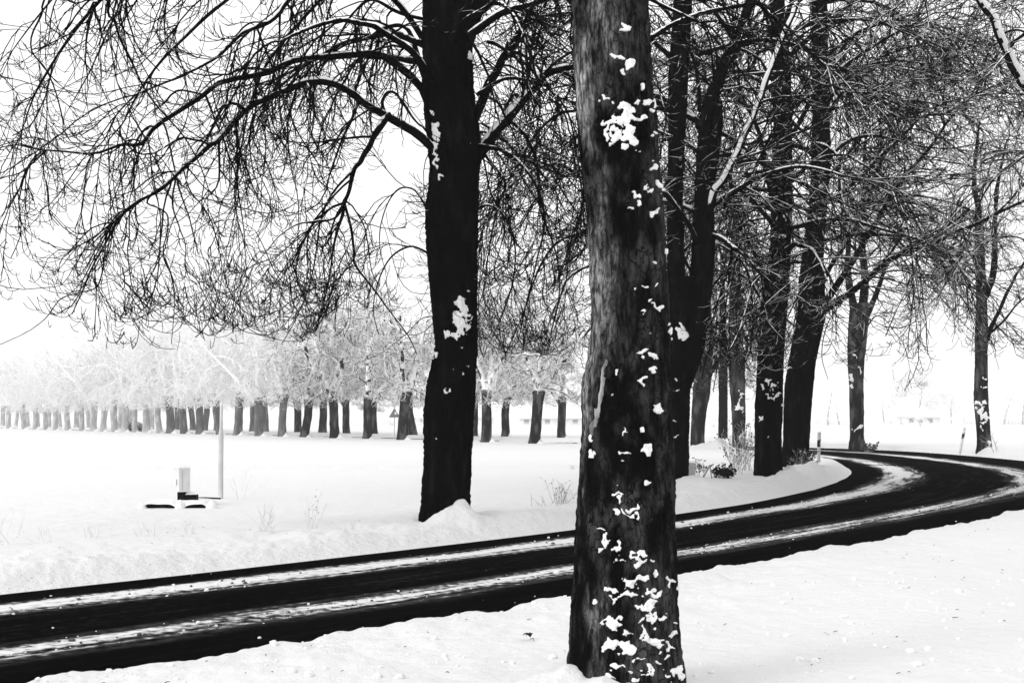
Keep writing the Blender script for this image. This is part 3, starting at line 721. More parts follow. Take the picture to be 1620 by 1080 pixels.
for az, el, L, z0 in [(1.6, .5, 4.5, 6.6), (2.2, .7, 5.0, 7.6), (-1.4, .6, 4.6, 7.4), (-.6, .7, 4.8, 7.9), (.7, .8, 4.6, 8.3), (3.3, .9, 4.2, 8.8), (2.7, .5, 5.5, 7.9), (-2.2, .6, 4.6, 7.2)]:
    L2.append((arch((-1.1, 21, z0), az, el, L, rg, 9, .16), .07, .018))
L2.append((NP([[-1.08, 21, 8.5], [-1.1, 21, 10], [-.9, 21.1, 11.5], [-1.0, 21, 13]]), .24, .03))
finish_tree(t2, b2, L2, rg, dens=(2.7, 3.3, 4.2), lens=((.8, 2.7), (.35, 1.4), (.12, .32)), rads=(.022, .0135, .0088), tipr=.0052, S=(11, 8, 4),
            grav=(.30, .17, 0), up=(.26, .50, .50))

# ---- the group of trees on the inside of the bend
def traced_tree(px, d, prof, label, spots, limbs, free, seed, nth=72, nz=260, twig='twig2', stems=(), bark='bark', **kw):
    rg = np.random.default_rng(seed); b = base_of(px, d)
    t = thing('chestnut_tree', label, 'tree', b)
    V, N = trunk_surface(prof, d, nth, nz, .03, 6, seed, .08); trunk_obj(V, bark, t, b)
    if spots: snow_on(V, N, [(a_, b_, c_ * (.8 if d > 50 else .85), d_ * (.75 if d > 50 else .85)) for a_, b_, c_, d_ in spots], d, t, b, seed, .02, .5, .01, fine=3)
    for pr in stems:
        V, N = trunk_surface(pr, d, 48, 160, .015, 6, seed + 1); trunk_obj(V, 'bark', t, b, 'stem')
    ls = list(limbs)
    for (fx, fpy, az, el, L, r0) in free:
        ls.append((arch(P(fx, fpy, d), az, el, L, rg, 9, .15), r0, .016))
    finish_tree(t, b, ls, rg, twig, True, 6, **kw)
    return t

KW3 = dict(dens=(2.6, 2.7, 3.8), lens=((1.2, 4.0), (.5, 1.9), (.16, .5)), rads=(.032, .020, .0125), tipr=.0075, S=(8, 5, 4), grav=(.17, .10, 0), up=(.2, .3, .3))
def fan(px, ys, n, L=(3.5, 5.5), r=.08, seed=0, els=(.3, 1.0)):
    rgf = np.random.default_rng(seed); out = []
    for i in range(n):
        out.append((px + rgf.uniform(-4, 4), float(rgf.uniform(*ys)), i * 2.399 + rgf.uniform(-.3, .3), rgf.uniform(*els), rgf.uniform(*L), r * rgf.uniform(.6, 1.1)))
    return out
D3 = 30
traced_tree(1080, D3, [(440,1052,1112),(500,1052,1118),(540,1054,1115),(579,1054,1105),(618,1056,1092),(700,1056,1090),(768,1050,1089),(800,1046,1092)],
  'curved twin-stemmed black tree half hidden by the foreground trunk', [(1077,520,6,10),(1079,533,9,8),(1067,600,3,3),(1069,620,4,2),(1066,665,4,2),(1068,690,4,2),(1063,380,4,4)],
  [limb_px([(1112,205),(1128,155),(1145,100),(1162,72),(1180,25),(1200,-40),(1215,-120)], 30, 30.6, .20, .10, 12),
   limb_px([(1120,345),(1127,320),(1132,300),(1145,285),(1158,258),(1170,235),(1178,212),(1190,190),(1197,170),(1205,155),(1212,130),(1220,110),(1230,82),(1240,55),(1250,32),(1260,10),(1275,-40)], 29.8, 28.6, .085, .05, 24) + (1,),
   limb_px([(1128,372),(1145,380),(1160,392),(1178,405),(1190,418),(1205,440),(1208,470)], 29.5, 28.5, .06, .02, 12),
   limb_px([(1060,170),(1000,150),(950,150),(920,172),(885,180),(850,210),(820,260),(790,320),(775,380)], 30, 28, .07, .012, 18),
   limb_px([(1058,310),(1000,285),(950,275),(925,285),(890,262),(860,262),(820,285),(790,320),(770,420)], 30, 28.2, .07, .012, 18),
   limb_px([(1058,420),(1000,385),(940,370),(905,372),(875,390),(850,430),(830,490),(800,560)], 30, 28.5, .06, .010, 18),
   limb_px([(1056,470),(1000,430),(940,420),(900,440),(880,490),(865,560)], 30, 29, .05, .010, 14),
   limb_px([(1060,90),(1000,40),(930,20),(880,50),(840,100),(800,170),(780,260)], 30, 29, .06, .012, 18),
   limb_px([(1095,430),(1080,400),(1110,380),(1160,400),(1185,440),(1190,520),(1170,590)], 30.4, 31.4, .04, .010, 14)],
  fan(1110, (60, 400), 13, (3.0, 5.2), .08, 33), 333,
  stems=[[(-420,1085,1100),(-250,1070,1092),(0,1066,1095),(120,1058,1088),(200,1057,1086),(300,1056,1080),(400,1056,1082),(480,1054,1086),(540,1053,1092)],
         [(160,1112,1142),(200,1105,1145),(250,1101,1138),(300,1099,1129),(360,1097,1130),(400,1095,1131),(460,1088,1126),(520,1082,1120),(560,1078,1112)]], **KW3)
D4 = 34
traced_tree(1215, D4, [(-300,1222,1238),(0,1218,1240),(100,1222,1250),(200,1224,1253),(300,1221,1252),(400,1219,1250),(450,1208,1247),(500,1202,1244),(560,1199,1240),(600,1198,1238),(650,1195,1238),(700,1195,1236),(755,1193,1238),(790,1188,1244)],
  'left one of the paired black trunks inside the bend, snow mound at its foot', [(1217,603,7,3),(1224,612,8,3),(1207,612,6,2),(1220,618,4,2),(1228,625,5,2),(1222,628,10,3),(1215,690,3,3),(1232,372,10,6),(1242,340,7,5),(1245,345,5,5),(1240,640,4,3),(1205,660,3,3)],
  [limb_px([(1222,310),(1214,275),(1208,245),(1203,225),(1200,205),(1190,180)], 33.6, 32.6, .11, .05, 12),
   limb_px([(1230,250),(1262,200),(1290,150),(1330,110),(1380,75),(1440,40),(1480,20)], 34, 33, .08, .02, 14),
   limb_px([(1232,180),(1248,175),(1270,158),(1305,138),(1340,132),(1380,140),(1420,160)], 33.6, 32.5, .07, .016, 14),
   limb_px([(1235,460),(1215,490),(1180,510),(1150,520),(1125,545),(1110,600)], 34, 33, .05, .012, 14),
   limb_px([(1203,470),(1180,440),(1150,430),(1125,460),(1112,520),(1108,590)], 34, 33.5, .05, .012, 14),
   limb_px([(1203,420),(1180,380),(1160,400),(1150,470),(1140,550),(1128,620)], 34, 35, .04, .012, 14)],
  fan(1234, (0, 430), 16, (3.2, 5.5), .085, 44), 444, **KW3)
D5 = 41
traced_tree(1262, D5, [(-420,1285,1300),(0,1284,1308),(150,1286,1310),(250,1284,1314),(330,1280,1308),(400,1270,1302),(450,1264,1303),(490,1262,1306),(510,1260,1303),(560,1250,1292),(600,1243,1287),(650,1240,1282),(700,1239,1279),(740,1237,1279),(775,1233,1284)],
  'right one of the paired black trunks, sending a long limb out to the right', [(1302,293,7,6),(1263,350,4,4),(1283,455,6,3),(1285,480,7,4),(1295,486,6,3),(1250,580,5,5),(1286,345,4,3),(1270,720,5,6)],
  [limb_px([(1292,505),(1305,490),(1322,478),(1345,462),(1362,448),(1385,430),(1408,412),(1430,400),(1455,392),(1480,385),(1510,368),(1540,355),(1580,335),(1620,318),(1680,295)], 40.8, 38, .14, .04, 26),
   limb_px([(1300,492),(1318,460),(1345,420),(1372,375),(1400,330),(1420,295),(1443,265),(1475,228),(1500,190),(1530,160)], 41, 39.5, .12, .03, 18),
   limb_px([(1290,480),(1310,430),(1340,380),(1370,330),(1385,280),(1400,240),(1420,200),(1440,150)], 41.4, 43, .10, .025, 16),
   limb_px([(1275,335),(1290,325),(1305,318),(1330,308),(1360,280),(1400,240),(1430,215),(1460,185),(1500,178),(1560,140),(1620,130)], 40.5, 38, .09, .02, 20),
   limb_px([(1238,178),(1270,150),(1290,142),(1312,132),(1340,145),(1380,150),(1420,165),(1450,180),(1500,160),(1560,150)], 40.5, 39, .06, .02, 18),
   limb_px([(1335,432),(1375,432),(1430,428),(1450,438),(1480,440)], 40, 38, .04, .012, 10),
   limb_px([(1250,460),(1240,420),(1225,400),(1200,385),(1185,370)], 40.6, 39.5, .05, .02, 10),
   limb_px([(1302,260),(1340,225),(1390,215),(1450,230),(1500,235),(1560,225)], 41, 40, .07, .016, 14),
   limb_px([(1300,200),(1330,150),(1380,110),(1430,60),(1500,20),(1560,-20)], 41, 42, .08, .02, 14),
   limb_px([(1296,60),(1330,20),(1380,-20),(1450,-40),(1540,-30),(1600,10)], 41, 43, .08, .02, 14),
   limb_px([(1298,120),(1350,60),(1420,30),(1490,50),(1560,90),(1610,150)], 41, 44, .07, .02, 14),
   limb_px([(1300,360),(1360,330),(1430,310),(1500,320),(1560,345)], 41.5, 44, .06, .016, 14),
   limb_px([(1298,170),(1260,110),(1210,70),(1160,50),(1100,80)], 41, 38, .08, .02, 14),
   limb_px([(1282,400),(1240,350),(1190,320),(1140,330),(1105,380)], 41, 38, .07, .02, 14),
   limb_px([(1362,448),(1340,470),(1310,510),(1300,560),(1310,600)], 40.6, 41, .03, .010, 12)],
  fan(1290, (-60, 450), 17, (3.6, 6.2), .09, 55), 555, **KW3)

# trees beyond, across the loop of the road
KW6 = dict(dens=(2.6, 2.7, 3.8), lens=((1.0, 2.8), (.5, 1.4), (.25, .6)), rads=(.03, .018, .012), tipr=.009, S=(7, 5, 3), grav=(.30, .16, 0), up=(.3, .34, .3))
traced_tree(1108, 75, [(330,1108,1118),(450,1103,1122),(520,1100,1128),(570,1098,1128),(600,1098,1125),(622,1096,1124),(650,1094,1117),(680,1093,1114),(712,1092,1115),(725,1090,1117)],
  'thick dark trunk behind the curved tree, snow heaped at its foot', [(1100,600,4,3)], [limb_px([(1102,600),(1090,560),(1070,520)], 75, 74, .2, .06, 8), limb_px([(1120,600),(1140,560),(1165,530)], 75, 74, .2, .06, 8)],
  fan(1113, (380, 590), 12, (4, 6.5), .11, 66), 666, nth=40, nz=120, twig='twig', bark='bark_far', **KW6)
traced_tree(1165, 73, [(330,1158,1168),(450,1154,1172),(540,1152,1176),(600,1154,1179),(630,1156,1179),(660,1158,1179),(690,1159,1179),(715,1158,1180),(728,1156,1182)],
  'dark trunk with a pale snow streak behind the snowy weeds', [(1172,625,4,10),(1170,640,5,9),(1173,650,4,5),(1175,690,4,6)], [limb_px([(1160,590),(1145,550),(1125,520)], 73, 72, .2, .06, 8)],
  fan(1163, (380, 590), 12, (4, 6.5), .11, 77), 777, nth=40, nz=120, twig='twig', bark='bark_far', **KW6)
traced_tree(1143, 112, [(400,1140,1146),(500,1138,1148),(560,1137,1151),(640,1137,1151),(697,1136,1151),(703,1135,1152)],
  'slim dark trunk beyond the far road, between two thicker trunks', [], [], fan(1143, (480, 610), 9, (4, 6), .12, 88), 888, nth=30, nz=80, **KW6)

D8 = 73
KW8 = dict(dens=(1.8, 2.4, 4.0), lens=((1.0, 2.6), (.5, 1.3), (.22, .55)), rads=(.026, .013, .009), tipr=.0065, S=(7, 5, 4), grav=(.22, .12, 0), up=(.3, .3, .3))
traced_tree(1355, D8, [(480,1346,1378),(505,1344,1374),(540,1341,1371),(570,1341,1367),(600,1343,1366),(650,1345,1366),(690,1345,1366),(703,1344,1368),(712,1343,1370)],
  'grey trunk left of the open snowfield, outside of the road bend', [(1345,600,5,7),(1347,612,3,5),(1354,564,4,4),(1362,585,3,8),(1352,678,3,3),(1357,675,4,4)],
  [limb_px([(1362,505),(1366,480),(1368,440),(1364,390),(1368,340),(1366,280),(1372,200)], 73, 73, .32, .06, 16),
   limb_px([(1352,500),(1348,470),(1340,430),(1342,380),(1330,320),(1325,260)], 73, 74, .28, .05, 16),
   limb_px([(1368,510),(1378,485),(1390,455),(1402,420),(1420,380),(1432,330)], 73, 72, .2, .04, 14),
   limb_px([(1370,520),(1385,500),(1400,505),(1415,525),(1430,545),(1440,585)], 73, 72, .05, .012, 12)],
  fan(1360, (250, 490), 12, (3.6, 6.0), .10, 99), 999, nth=48, nz=140, twig='twig_pale', bark='bark_far', **KW8)
D9 = 64
traced_tree(1555, D9, [(350,1542,1556),(400,1543,1557),(440,1544,1560),(475,1545,1561),(520,1543,1562),(560,1543,1562),(600,1542,1562),(630,1541,1563),(660,1544,1565),(690,1546,1567),(712,1546,1569),(722,1544,1572)],
  'lone slender trunk by the reflector post at the right edge of the bend', [(1549,640,6,3),(1557,637,4,4),(1552,645,4,3),(1558,655,7,6),(1562,662,5,5),(1556,668,5,4),(1560,600,3,3),(1557,612,3,3),(1551,648,4,4),(1556,676,4,3),(1562,700,4,4),(1559,722,5,4),(1564,712,4,4)],
  [limb_px([(1549,360),(1547,330),(1540,290),(1545,240),(1550,190)], 64, 64, .19, .05, 12),
   limb_px([(1557,470),(1570,440),(1573,400),(1572,360),(1576,330),(1580,280),(1590,230)], 64, 63, .20, .05, 14),
   limb_px([(1560,540),(1570,512),(1582,490),(1590,470),(1605,440),(1620,415),(1650,370)], 64, 62.5, .12, .04, 14),
   limb_px([(1568,525),(1590,505),(1610,480),(1640,455)], 64, 63, .08, .03, 10),
   limb_px([(1546,412),(1530,395),(1510,375),(1495,370),(1475,365)], 64, 63, .08, .02, 12),
   limb_px([(1547,460),(1530,450),(1510,452),(1490,448),(1465,455)], 64, 63, .05, .012, 12)],
  fan(1555, (220, 440), 12, (3.0, 5.4), .09, 111), 1111, nth=48, nz=140, twig='twig_pale', bark='bark_far', **KW8)
# tree standing just outside the right edge, one snow covered limb leaning in
rg = np.random.default_rng(1212); b10 = base_of(1790, 33)
t10 = thing('chestnut_tree', 'tree beyond the right edge whose thick snow-covered limb leans into the top corner', 'tree', b10)
V, N = trunk_surface([(0,1770,1815),(300,1765,1812),(600,1762,1815),(830,1755,1822),(860,1752,1826)], 33, 48, 140, .02, 6, 12, .03); trunk_obj(V, 'bark', t10, b10)
L10 = [limb_px([(1775,420),(1720,290),(1680,210),(1650,165),(1620,135),(1607,112),(1595,90),(1580,55),(1570,30),(1550,0),(1530,-60)], 33, 31, .14, .08, 24) + (1,),
       limb_px([(1790,0),(1800,-150),(1780,-300)], 33, 33, .3, .1, 8), limb_px([(1780,150),(1700,60),(1640,-20),(1560,-60),(1480,-40),(1420,10)], 33, 31, .1, .02, 18),
       limb_px([(1778,260),(1720,200),(1660,230),(1600,260),(1560,300),(1540,350)], 33, 33, .07, .014, 16),
       limb_px([(1580,55),(1610,48),(1650,62),(1700,80)], 31.5, 31, .04, .014, 10)]
for fx, fpy, az, el, L, r0 in fan(1790, (-200, 250), 7, (3.5, 5.5), .09, 12): L10.append((arch(P(fx, fpy, 33), az, el, L, rg, 9, .15), r0, .016))
finish_tree(t10, b10, L10, rg, 'twig_pale', True, 6, **dict(KW3, dens=(1.6, 2.6, 4.6)))

FLOOR[0] = None
# ================================================================== the distant double avenue
def avenue_variant(seed):
    rg = np.random.default_rng(seed)
    zs = np.linspace(0, 4.6, 26); lean = rg.uniform(-.12, .12, 2)
    cx = lean[0] * zs * .5 + .06 * np.sin(zs * 1.3 + seed); cy = lean[1] * zs * .5
    nth = 18; a = np.linspace(0, 2 * math.pi, nth, endpoint=False); AA, ZZ = np.meshgrid(a, zs)
    rad = (.40 + .16 * np.exp(-ZZ * 2.2) + .10 * smooth(3.4, 4.6, ZZ)) * (1 + .10 * vn(np.cos(AA) * 1.6, np.sin(AA) * 1.6, ZZ * .7, seed) + .05 * vn(np.cos(AA) * 5, np.sin(AA) * 5, ZZ * 2, seed + 1))
    rad = rad * (1 - .9 * smooth(4.25, 4.6, ZZ))
    V = np.stack([cx[:, None] + np.cos(AA) * rad, cy[:, None] + np.sin(AA) * rad, ZZ], -1)
    T = Geo(); T.add(V.reshape(-1, 3), grid_faces(V))
    top = NP([cx[-1], cy[-1], 4.3]); limbs = []
    nl = int(rg.integers(3, 5)); a0 = rg.uniform(0, 6)
    for i in range(nl): limbs.append((arch(top + NP([0, 0, rg.uniform(-.9, -.1)]), a0 + i * 2 * math.pi / nl + rg.uniform(-.4, .4), rg.uniform(1.0, 1.45), rg.uniform(7.5, 11), rg, 9, .03), .29, .06))
    more = []
    for l in limbs:
        for t in (1, 2, 3, 4, 5, 6, 7):
            more.append((arch(l[0][t], rg.uniform(0, 6.28), rg.uniform(-.1, .9), rg.uniform(2.2, 4.2), rg, 7, .16), .09, .03))
    L = Geo()
    for l in limbs + more:
        p = catmull(l[0], 10); L.tubes(p[None], np.linspace(l[1], l[2], 10)[None], 5)
    mid, G, _ = bush_out(limbs + more, rg, dens=(1.6, 1.8, 2.6), lens=((1.0, 2.6), (.5, 1.4), (.3, .8)), rads=(.035, .030, .026), tipr=.020, S=(5, 4, 3), grav=(.45, .25, .0), up=(.4, .4, .4))
    Mn = Geo(); n = 14; r_ = np.linspace(0, 1, 6)[:, None]; aa = np.linspace(0, 2 * math.pi, n, endpoint=False)[None]
    hh = .62 * (1 - r_)**1.6 * (1 + .25 * vn(np.cos(aa) * 2, np.sin(aa) * 2, r_ * 3, seed)) - .05
    mx = r_ * np.cos(aa) * 1.0 + .42; my = r_ * np.sin(aa) * .9 - .28
    MV = np.stack(np.broadcast_arrays(mx, my, hh), -1); Mn.add(MV.reshape(-1, 3), grid_faces(MV))
    return T, L, mid, G, Mn
HAZE_TONES = [('bark_far', 'rime_near'), ('bark_mid', 'rime'), ('bark_rime', 'rime')]  # bark and twig colours by distance, paler ones painting in the haze
VAR = []
FLOOR[0] = 3.0
for s in range(4):
    T, L, mid, G, Mn = avenue_variant(900 + s); root = None
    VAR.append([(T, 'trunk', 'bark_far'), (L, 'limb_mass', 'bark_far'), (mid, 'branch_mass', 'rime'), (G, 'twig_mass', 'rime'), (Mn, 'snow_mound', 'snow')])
FLOOR[0] = None
protos = [None] * 4
def avenue_tree(px, near, idx, label, grp='bare trees of the double avenue across the snowfield'):
    global protos
    d = 3800 / ((.0315 if near else .0243) * (px + 550)); x = (px - 810) / F * d
    rgl = random.Random(idx * 7 + near); v_ = idx % 4
    t = thing('avenue_tree', label, 'tree', (x, d, -.02), grp)
    s = rgl.uniform(.85, 1.14); t.rotation_euler = (rgl.uniform(-.04, .04), rgl.uniform(-.04, .04), rgl.uniform(0, 6.28)); t.scale = (s * rgl.uniform(.95, 1.1),) * 2 + (s,)
    if protos[v_] is None:
        protos[v_] = []
        for Gx, nm, mm in VAR[v_]:
            o = Gx.build(nm, mm, t); 
            if nm in ('twig_mass', 'branch_mass', 'limb_mass'): o['kind'] = 'stuff'
            protos[v_].append(o)
    else:
        for src in protos[v_]:
            if src.name.startswith('snow_mound') and not near: continue
            c = src.copy(); C.objects.link(c); c.parent = t
    lv = 0 if px > 470 else 1 if px > 265 else 2  # farther along the row takes the paler, haze-coloured set
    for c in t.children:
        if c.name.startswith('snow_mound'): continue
        c.material_slots[0].link = 'OBJECT'; c.material_slots[0].material = M[HAZE_TONES[lv][1 if 'mass' in c.name else 0]]
    for c in t.children:
        if c.name.startswith('snow_mound'): c.rotation_euler.z = -t.rotation_euler.z + .1
    return t
ORD = ['first','second','third','fourth','fifth','sixth','seventh','eighth','ninth','tenth','eleventh','twelfth','thirteenth','fourteenth','fifteenth','sixteenth','seventeenth','eighteenth','nineteenth','twentieth','twenty-first','twenty-second','twenty-third','twenty-fourth','twenty-fifth','twenty-sixth','twenty-seventh']
nearpx = [636, 580, 530, 482, 446, 411, 376, 347, 316, 292, 271, 252, 231, 214, 197, 181, 163, 148, 130, 107, 88, 72, 56, 38, 14, -12]
farpx = [749, 652, 592, 549, 511, 472, 399, 419, 343, 324, 306, 280, 240, 205, 189, 141, 120, 95, 78, 60, 44, 25, 4]
k = 0
avenue_tree(845, True, 0, 'light-barked avenue tree forking near its top, snow heaped at its foot'); avenue_tree(769, True, 1, 'mottled grey avenue trunk just right of the black tree, near row')
avenue_tree(889, False, 2, 'dark avenue trunk with a left fork, close to the foreground tree'); avenue_tree(799, False, 3, 'very dark short-forked avenue trunk with white rimed shoots on it')
for i, p in enumerate(nearpx):
    lab = 'nearer-row avenue tree, %s one left of the black tree' % ORD[i]; 
    if 'avenue' in lab: avenue_tree(p, True, i + 5, lab)
for i, p in enumerate(sorted(farpx, reverse=True)):
    avenue_tree(p, False, i + 11, 'farther-row avenue tree, %s one left of the black tree' % ORD[i - 1] if i else 'farther-row avenue trunk peeping out at the right side of the black tree')
# ================================================================== THINGS
# --- pale marker pole
pp = P(348.5, 793, 28.6)
t = thing('marker_pole', 'pale slender pole standing in the snowfield beside the pump cabinet', 'pole', (pp[0], pp[1], 0))
z = np.linspace(-.05, 2.22, 24); r_ = np.interp(z, [0, 1.55, 1.68, 2.22], [.058, .058, .036, .034])
G = Geo(); G.tubes(np.stack([0.012 * z - .0, 0 * z, z], 1)[None], r_[None], 16); M['pole'] = mat('frosted_metal', .55, .8, (8, 1, .3, .01), vary=(.72, 3, .4, .6, .3)); G.build('pole', 'pole', t)
G = Geo(); G.tubes(NP([[[.026, 0, 2.21], [.026, 0, 2.26]]]), NP([[.042, .030]]), 16); G.build('pole_cap', 'snow', t)
G = Geo(); G.box((.03, -.02, .035), (.30, .2, .05), 0, .95, .1); G.build('foot_plate', 'black', t)
G = Geo(); G.box((.058, -.012, .8), (.018, .03, 1.5)); G.build('seam', 'grey_paint', t)
# --- pump cabinet on a concrete pit cover
c0 = P(288, 795, 26.1); s = 28.6 / F
t = thing('pump_cabinet', 'white metal cabinet on a short dark pedestal above the concrete pit', 'cabinet', (c0[0] - .08, c0[1] + .3, .16))
G = Geo(); G.box((0, 0, .47), (.24, .30, .50), .62, 1, .04); G.build('cabinet_box', 'white_paint', t)
G = Geo(); G.box((0, 0, .735), (.27, .33, .035), .62, .9, .2); G.build('roof_snow', 'snow', t)
G = Geo(); G.box((0, -.02, .10), (.15, .18, .25), .1, 1, .04); G.build('pedestal', 'dark_wood', t)
G = Geo(); G.box((.060, -.176, .47), (.012, .004, .42), .62); G.build('door_seam', 'grey_paint', t)
G = Geo(); G.box((-.075, -.145, .42), (.004, .02, .12), .62); G.build('handle', 'black', t)
t = thing('meter_box', 'small dark box with snow on its lid right of the cabinet pedestal', 'box', (c0[0] + .11, c0[1] + .35, .16))
G = Geo(); G.box((0, 0, .06), (.26, .24, .20), .35, .96, .05); G.build('box_body', 'dark_wood', t)
G = Geo(); G.box((-.02, 0, .185), (.25, .23, .05), .35, .75, .2); G.build('lid_snow', 'snow', t)
t = thing('pit_cover', 'low concrete pit slab deep in snow, its black edge showing twice', 'slab', (c0[0] + .0, c0[1], -.06)); t.scale = (.93, .93, 1)
G = Geo(); G.box((-.12, .45, .08), (1.30, .9, .26)); G.build('slab', 'dark_wood', t)
G = Geo(); gx, gy = np.meshgrid(np.linspace(-.9, .70, 50), np.linspace(-.14, .98, 26))
ed = np.minimum(np.minimum(gx + .9, .70 - gx), np.minimum(gy + .14, .98 - gy)); hz = .205 + .06 * smooth(0, .14, ed) + .012 * vn(gx * 6, gy * 6) 
droop = np.exp(-((gx + .02) / .14)**2) * smooth(.15, -.14, gy) * .1 + np.exp(-((gx - .75) / .16)**2) * .2 + np.exp(-((gx + .95) / .12)**2) * .2
SV = np.stack([gx, gy, hz - droop], -1); nx = 50
qd_ = [(r_ * nx + i_, r_ * nx + i_ + 1, (r_ + 1) * nx + i_ + 1, (r_ + 1) * nx + i_) for r_ in range(25) for i_ in range(nx - 1)]
G.add(SV.reshape(-1, 3), qd_); G.build('snow_blanket', 'snow', t)
for cx_, wd, hh in ((-.02, .17, .30), (-.86, .17, .24), (.68, .2, .30)):
    G = Geo(); a_ = np.linspace(0, 2 * math.pi, 16, endpoint=False)[None]; r2 = np.linspace(0, 1, 6)[:, None]
    MV = np.stack(np.broadcast_arrays(cx_ + wd * r2 * np.cos(a_), -.08 + .2 * r2 * np.sin(a_), hh * (1 - r2**2) - .04 * r2), -1); G.add(MV.reshape(-1, 3), grid_faces(MV)); G.build('snow_lump', 'snow', t)
t = thing('steel_bar', 'thin black bar lying on the snow between cabinet and pole', 'bar', (c0[0] + .29, c0[1] + 1.0, .17))
G = Geo(); G.tubes(NP([[[-.28, 0, .03], [-.05, 0, .035], [.28, 0, .02]]]), NP([[.018, .018, .018]]), 8); G.build('bar', 'black', t)

# --- reflector posts
def post(px, pyb, d, hgt, lean, label, z0, reflector_only=False, rz=0.):
    x = (px - 810) / F * d; t = thing('reflector_post', label, 'reflector post', (x, d, z0), 'reflector posts at the roadside'); t.rotation_euler = (0, lean, rz)
    def prism(za, zb, g=0., sl=0.):
        w2, dp = .065 + g, .055 + g
        xs = NP([(-w2, -dp * .3), (-w2 * .4, -dp), (w2 * .4, -dp), (w2, -dp * .3), (w2 * .5, dp), (-w2 * .5, dp)])
        lo = [(x_, y_, za + sl * x_ / w2) for x_, y_ in xs]; hi = [(x_, y_, zb + sl * x_ / w2) for x_, y_ in xs]
        v_ = lo + hi; q_ = [(i_, (i_ + 1) % 6, (i_ + 1) % 6 + 6, i_ + 6) for i_ in range(6)]
        return v_, q_ + [(5, 4, 1, 0), (4, 3, 2, 1), (6, 7, 10, 11), (7, 8, 9, 10)]
    G = Geo(); a, b_ = prism(-.15, hgt - .0); a = [(p_[0], p_[1], p_[2] + (0 if i_ < 6 else .04 * p_[1] / .055)) for i_, p_ in enumerate(a)]; G.add(a, b_); G.build('post_body', 'grey_paint' if not reflector_only else 'white_paint', t, False)
    G = Geo(); a, b_ = prism(hgt * .55, hgt * .77, .004, .03); G.add(a, b_); bd = G.build('black_band', 'black', t, False)
    if reflector_only:
        G = Geo()
        for zz_ in (.60, .735): G.box((.0, -.062, hgt * zz_), (.05, .008, .035), 0)
        G.build('reflector', 'white_paint', t, False)
    else:
        G = Geo(); G.box((.012, -.062, hgt * .655), (.035, .008, .16), 0); G.build('reflector', 'white_paint', t, False)
    G = Geo(); G.box((0, 0, hgt + .02), (.12, .1, .05), 0, .6, .3); G.build('snow_cap', 'snow', t)
z0 = float(terrain_z(NP([[11.0, 45.2]]))[0])
post(1295, 735, 45, (HC - z0) + 22 / F * -45 , .03, 'grey reflector post on the inner verge right of the paired trunks', z0, False, .5)
post(1519, 711, 63, 1.18, .19, 'white leaning reflector post with black band near the lone slender tree', .29, True)

# --- warning sign seen from behind among the avenue trunks
d = 104; x = (624 - 810) / F * d
t = thing('traffic_sign', 'small triangular traffic sign seen from behind on a thin pale post among avenue trunks', 'sign', (x, d, 0))
G = Geo(); G.tubes(NP([[[0, 0, -.1], [0, 0, 2.1]]]), NP([[.035, .035]]), 8); G.build('sign_post', 'grey_paint', t)
G = Geo(); a = .46; G.add([(-a, -.05, 2.0), (a, -.05, 2.0), (0, -.05, 2.8), (-a, -.02, 2.0), (a, -.02, 2.0), (0, -.02, 2.8)], [(0, 3, 4, 1), (1, 4, 5, 2), (2, 5, 3, 0)], [(0, 1, 2), (5, 4, 3)]); M['sign_back'] = mat('grey_sign_back', .2, .7); G.build('sign_plate', 'sign_back', t, False)
G = Geo(); G.box((.1, -.07, 2.35), (.18, .05, .22), 0, .8, .3); G.build('snow_patch', 'snow', t)

# --- grey marker stone and tripod stick by the curved tree
bp_ = base_of(1094, 31.5)
t = thing('marker_stone', 'upright grey stone slab at the right foot of the curved tree', 'stone', bp_)
G = Geo(); G.box((0, 0, .18), (.17, .12, .5), .1, .96, .08); G.build('stone', 'stone', t); G = Geo(); G.box((0, 0, .455), (.18, .13, .05), .1, .8, .3); G.build('snow_cap', 'snow', t)
bp_ = base_of(1122, 32)
t = thing('wooden_stakes', 'two crossed snow-dusted stakes leaning together on the verge', 'stakes', bp_)
G = Geo(); G.tubes(NP([[[.02, 0, .40], [.08, 0, -.05]]]), NP([[.016, .018]]), 6); G.build('stake', 'weed', t); G = Geo(); G.tubes(NP([[[.02, .02, .40], [-.22, .05, -.05]]]), NP([[.03, .02]]), 6); G.build('stake', 'weed', t)

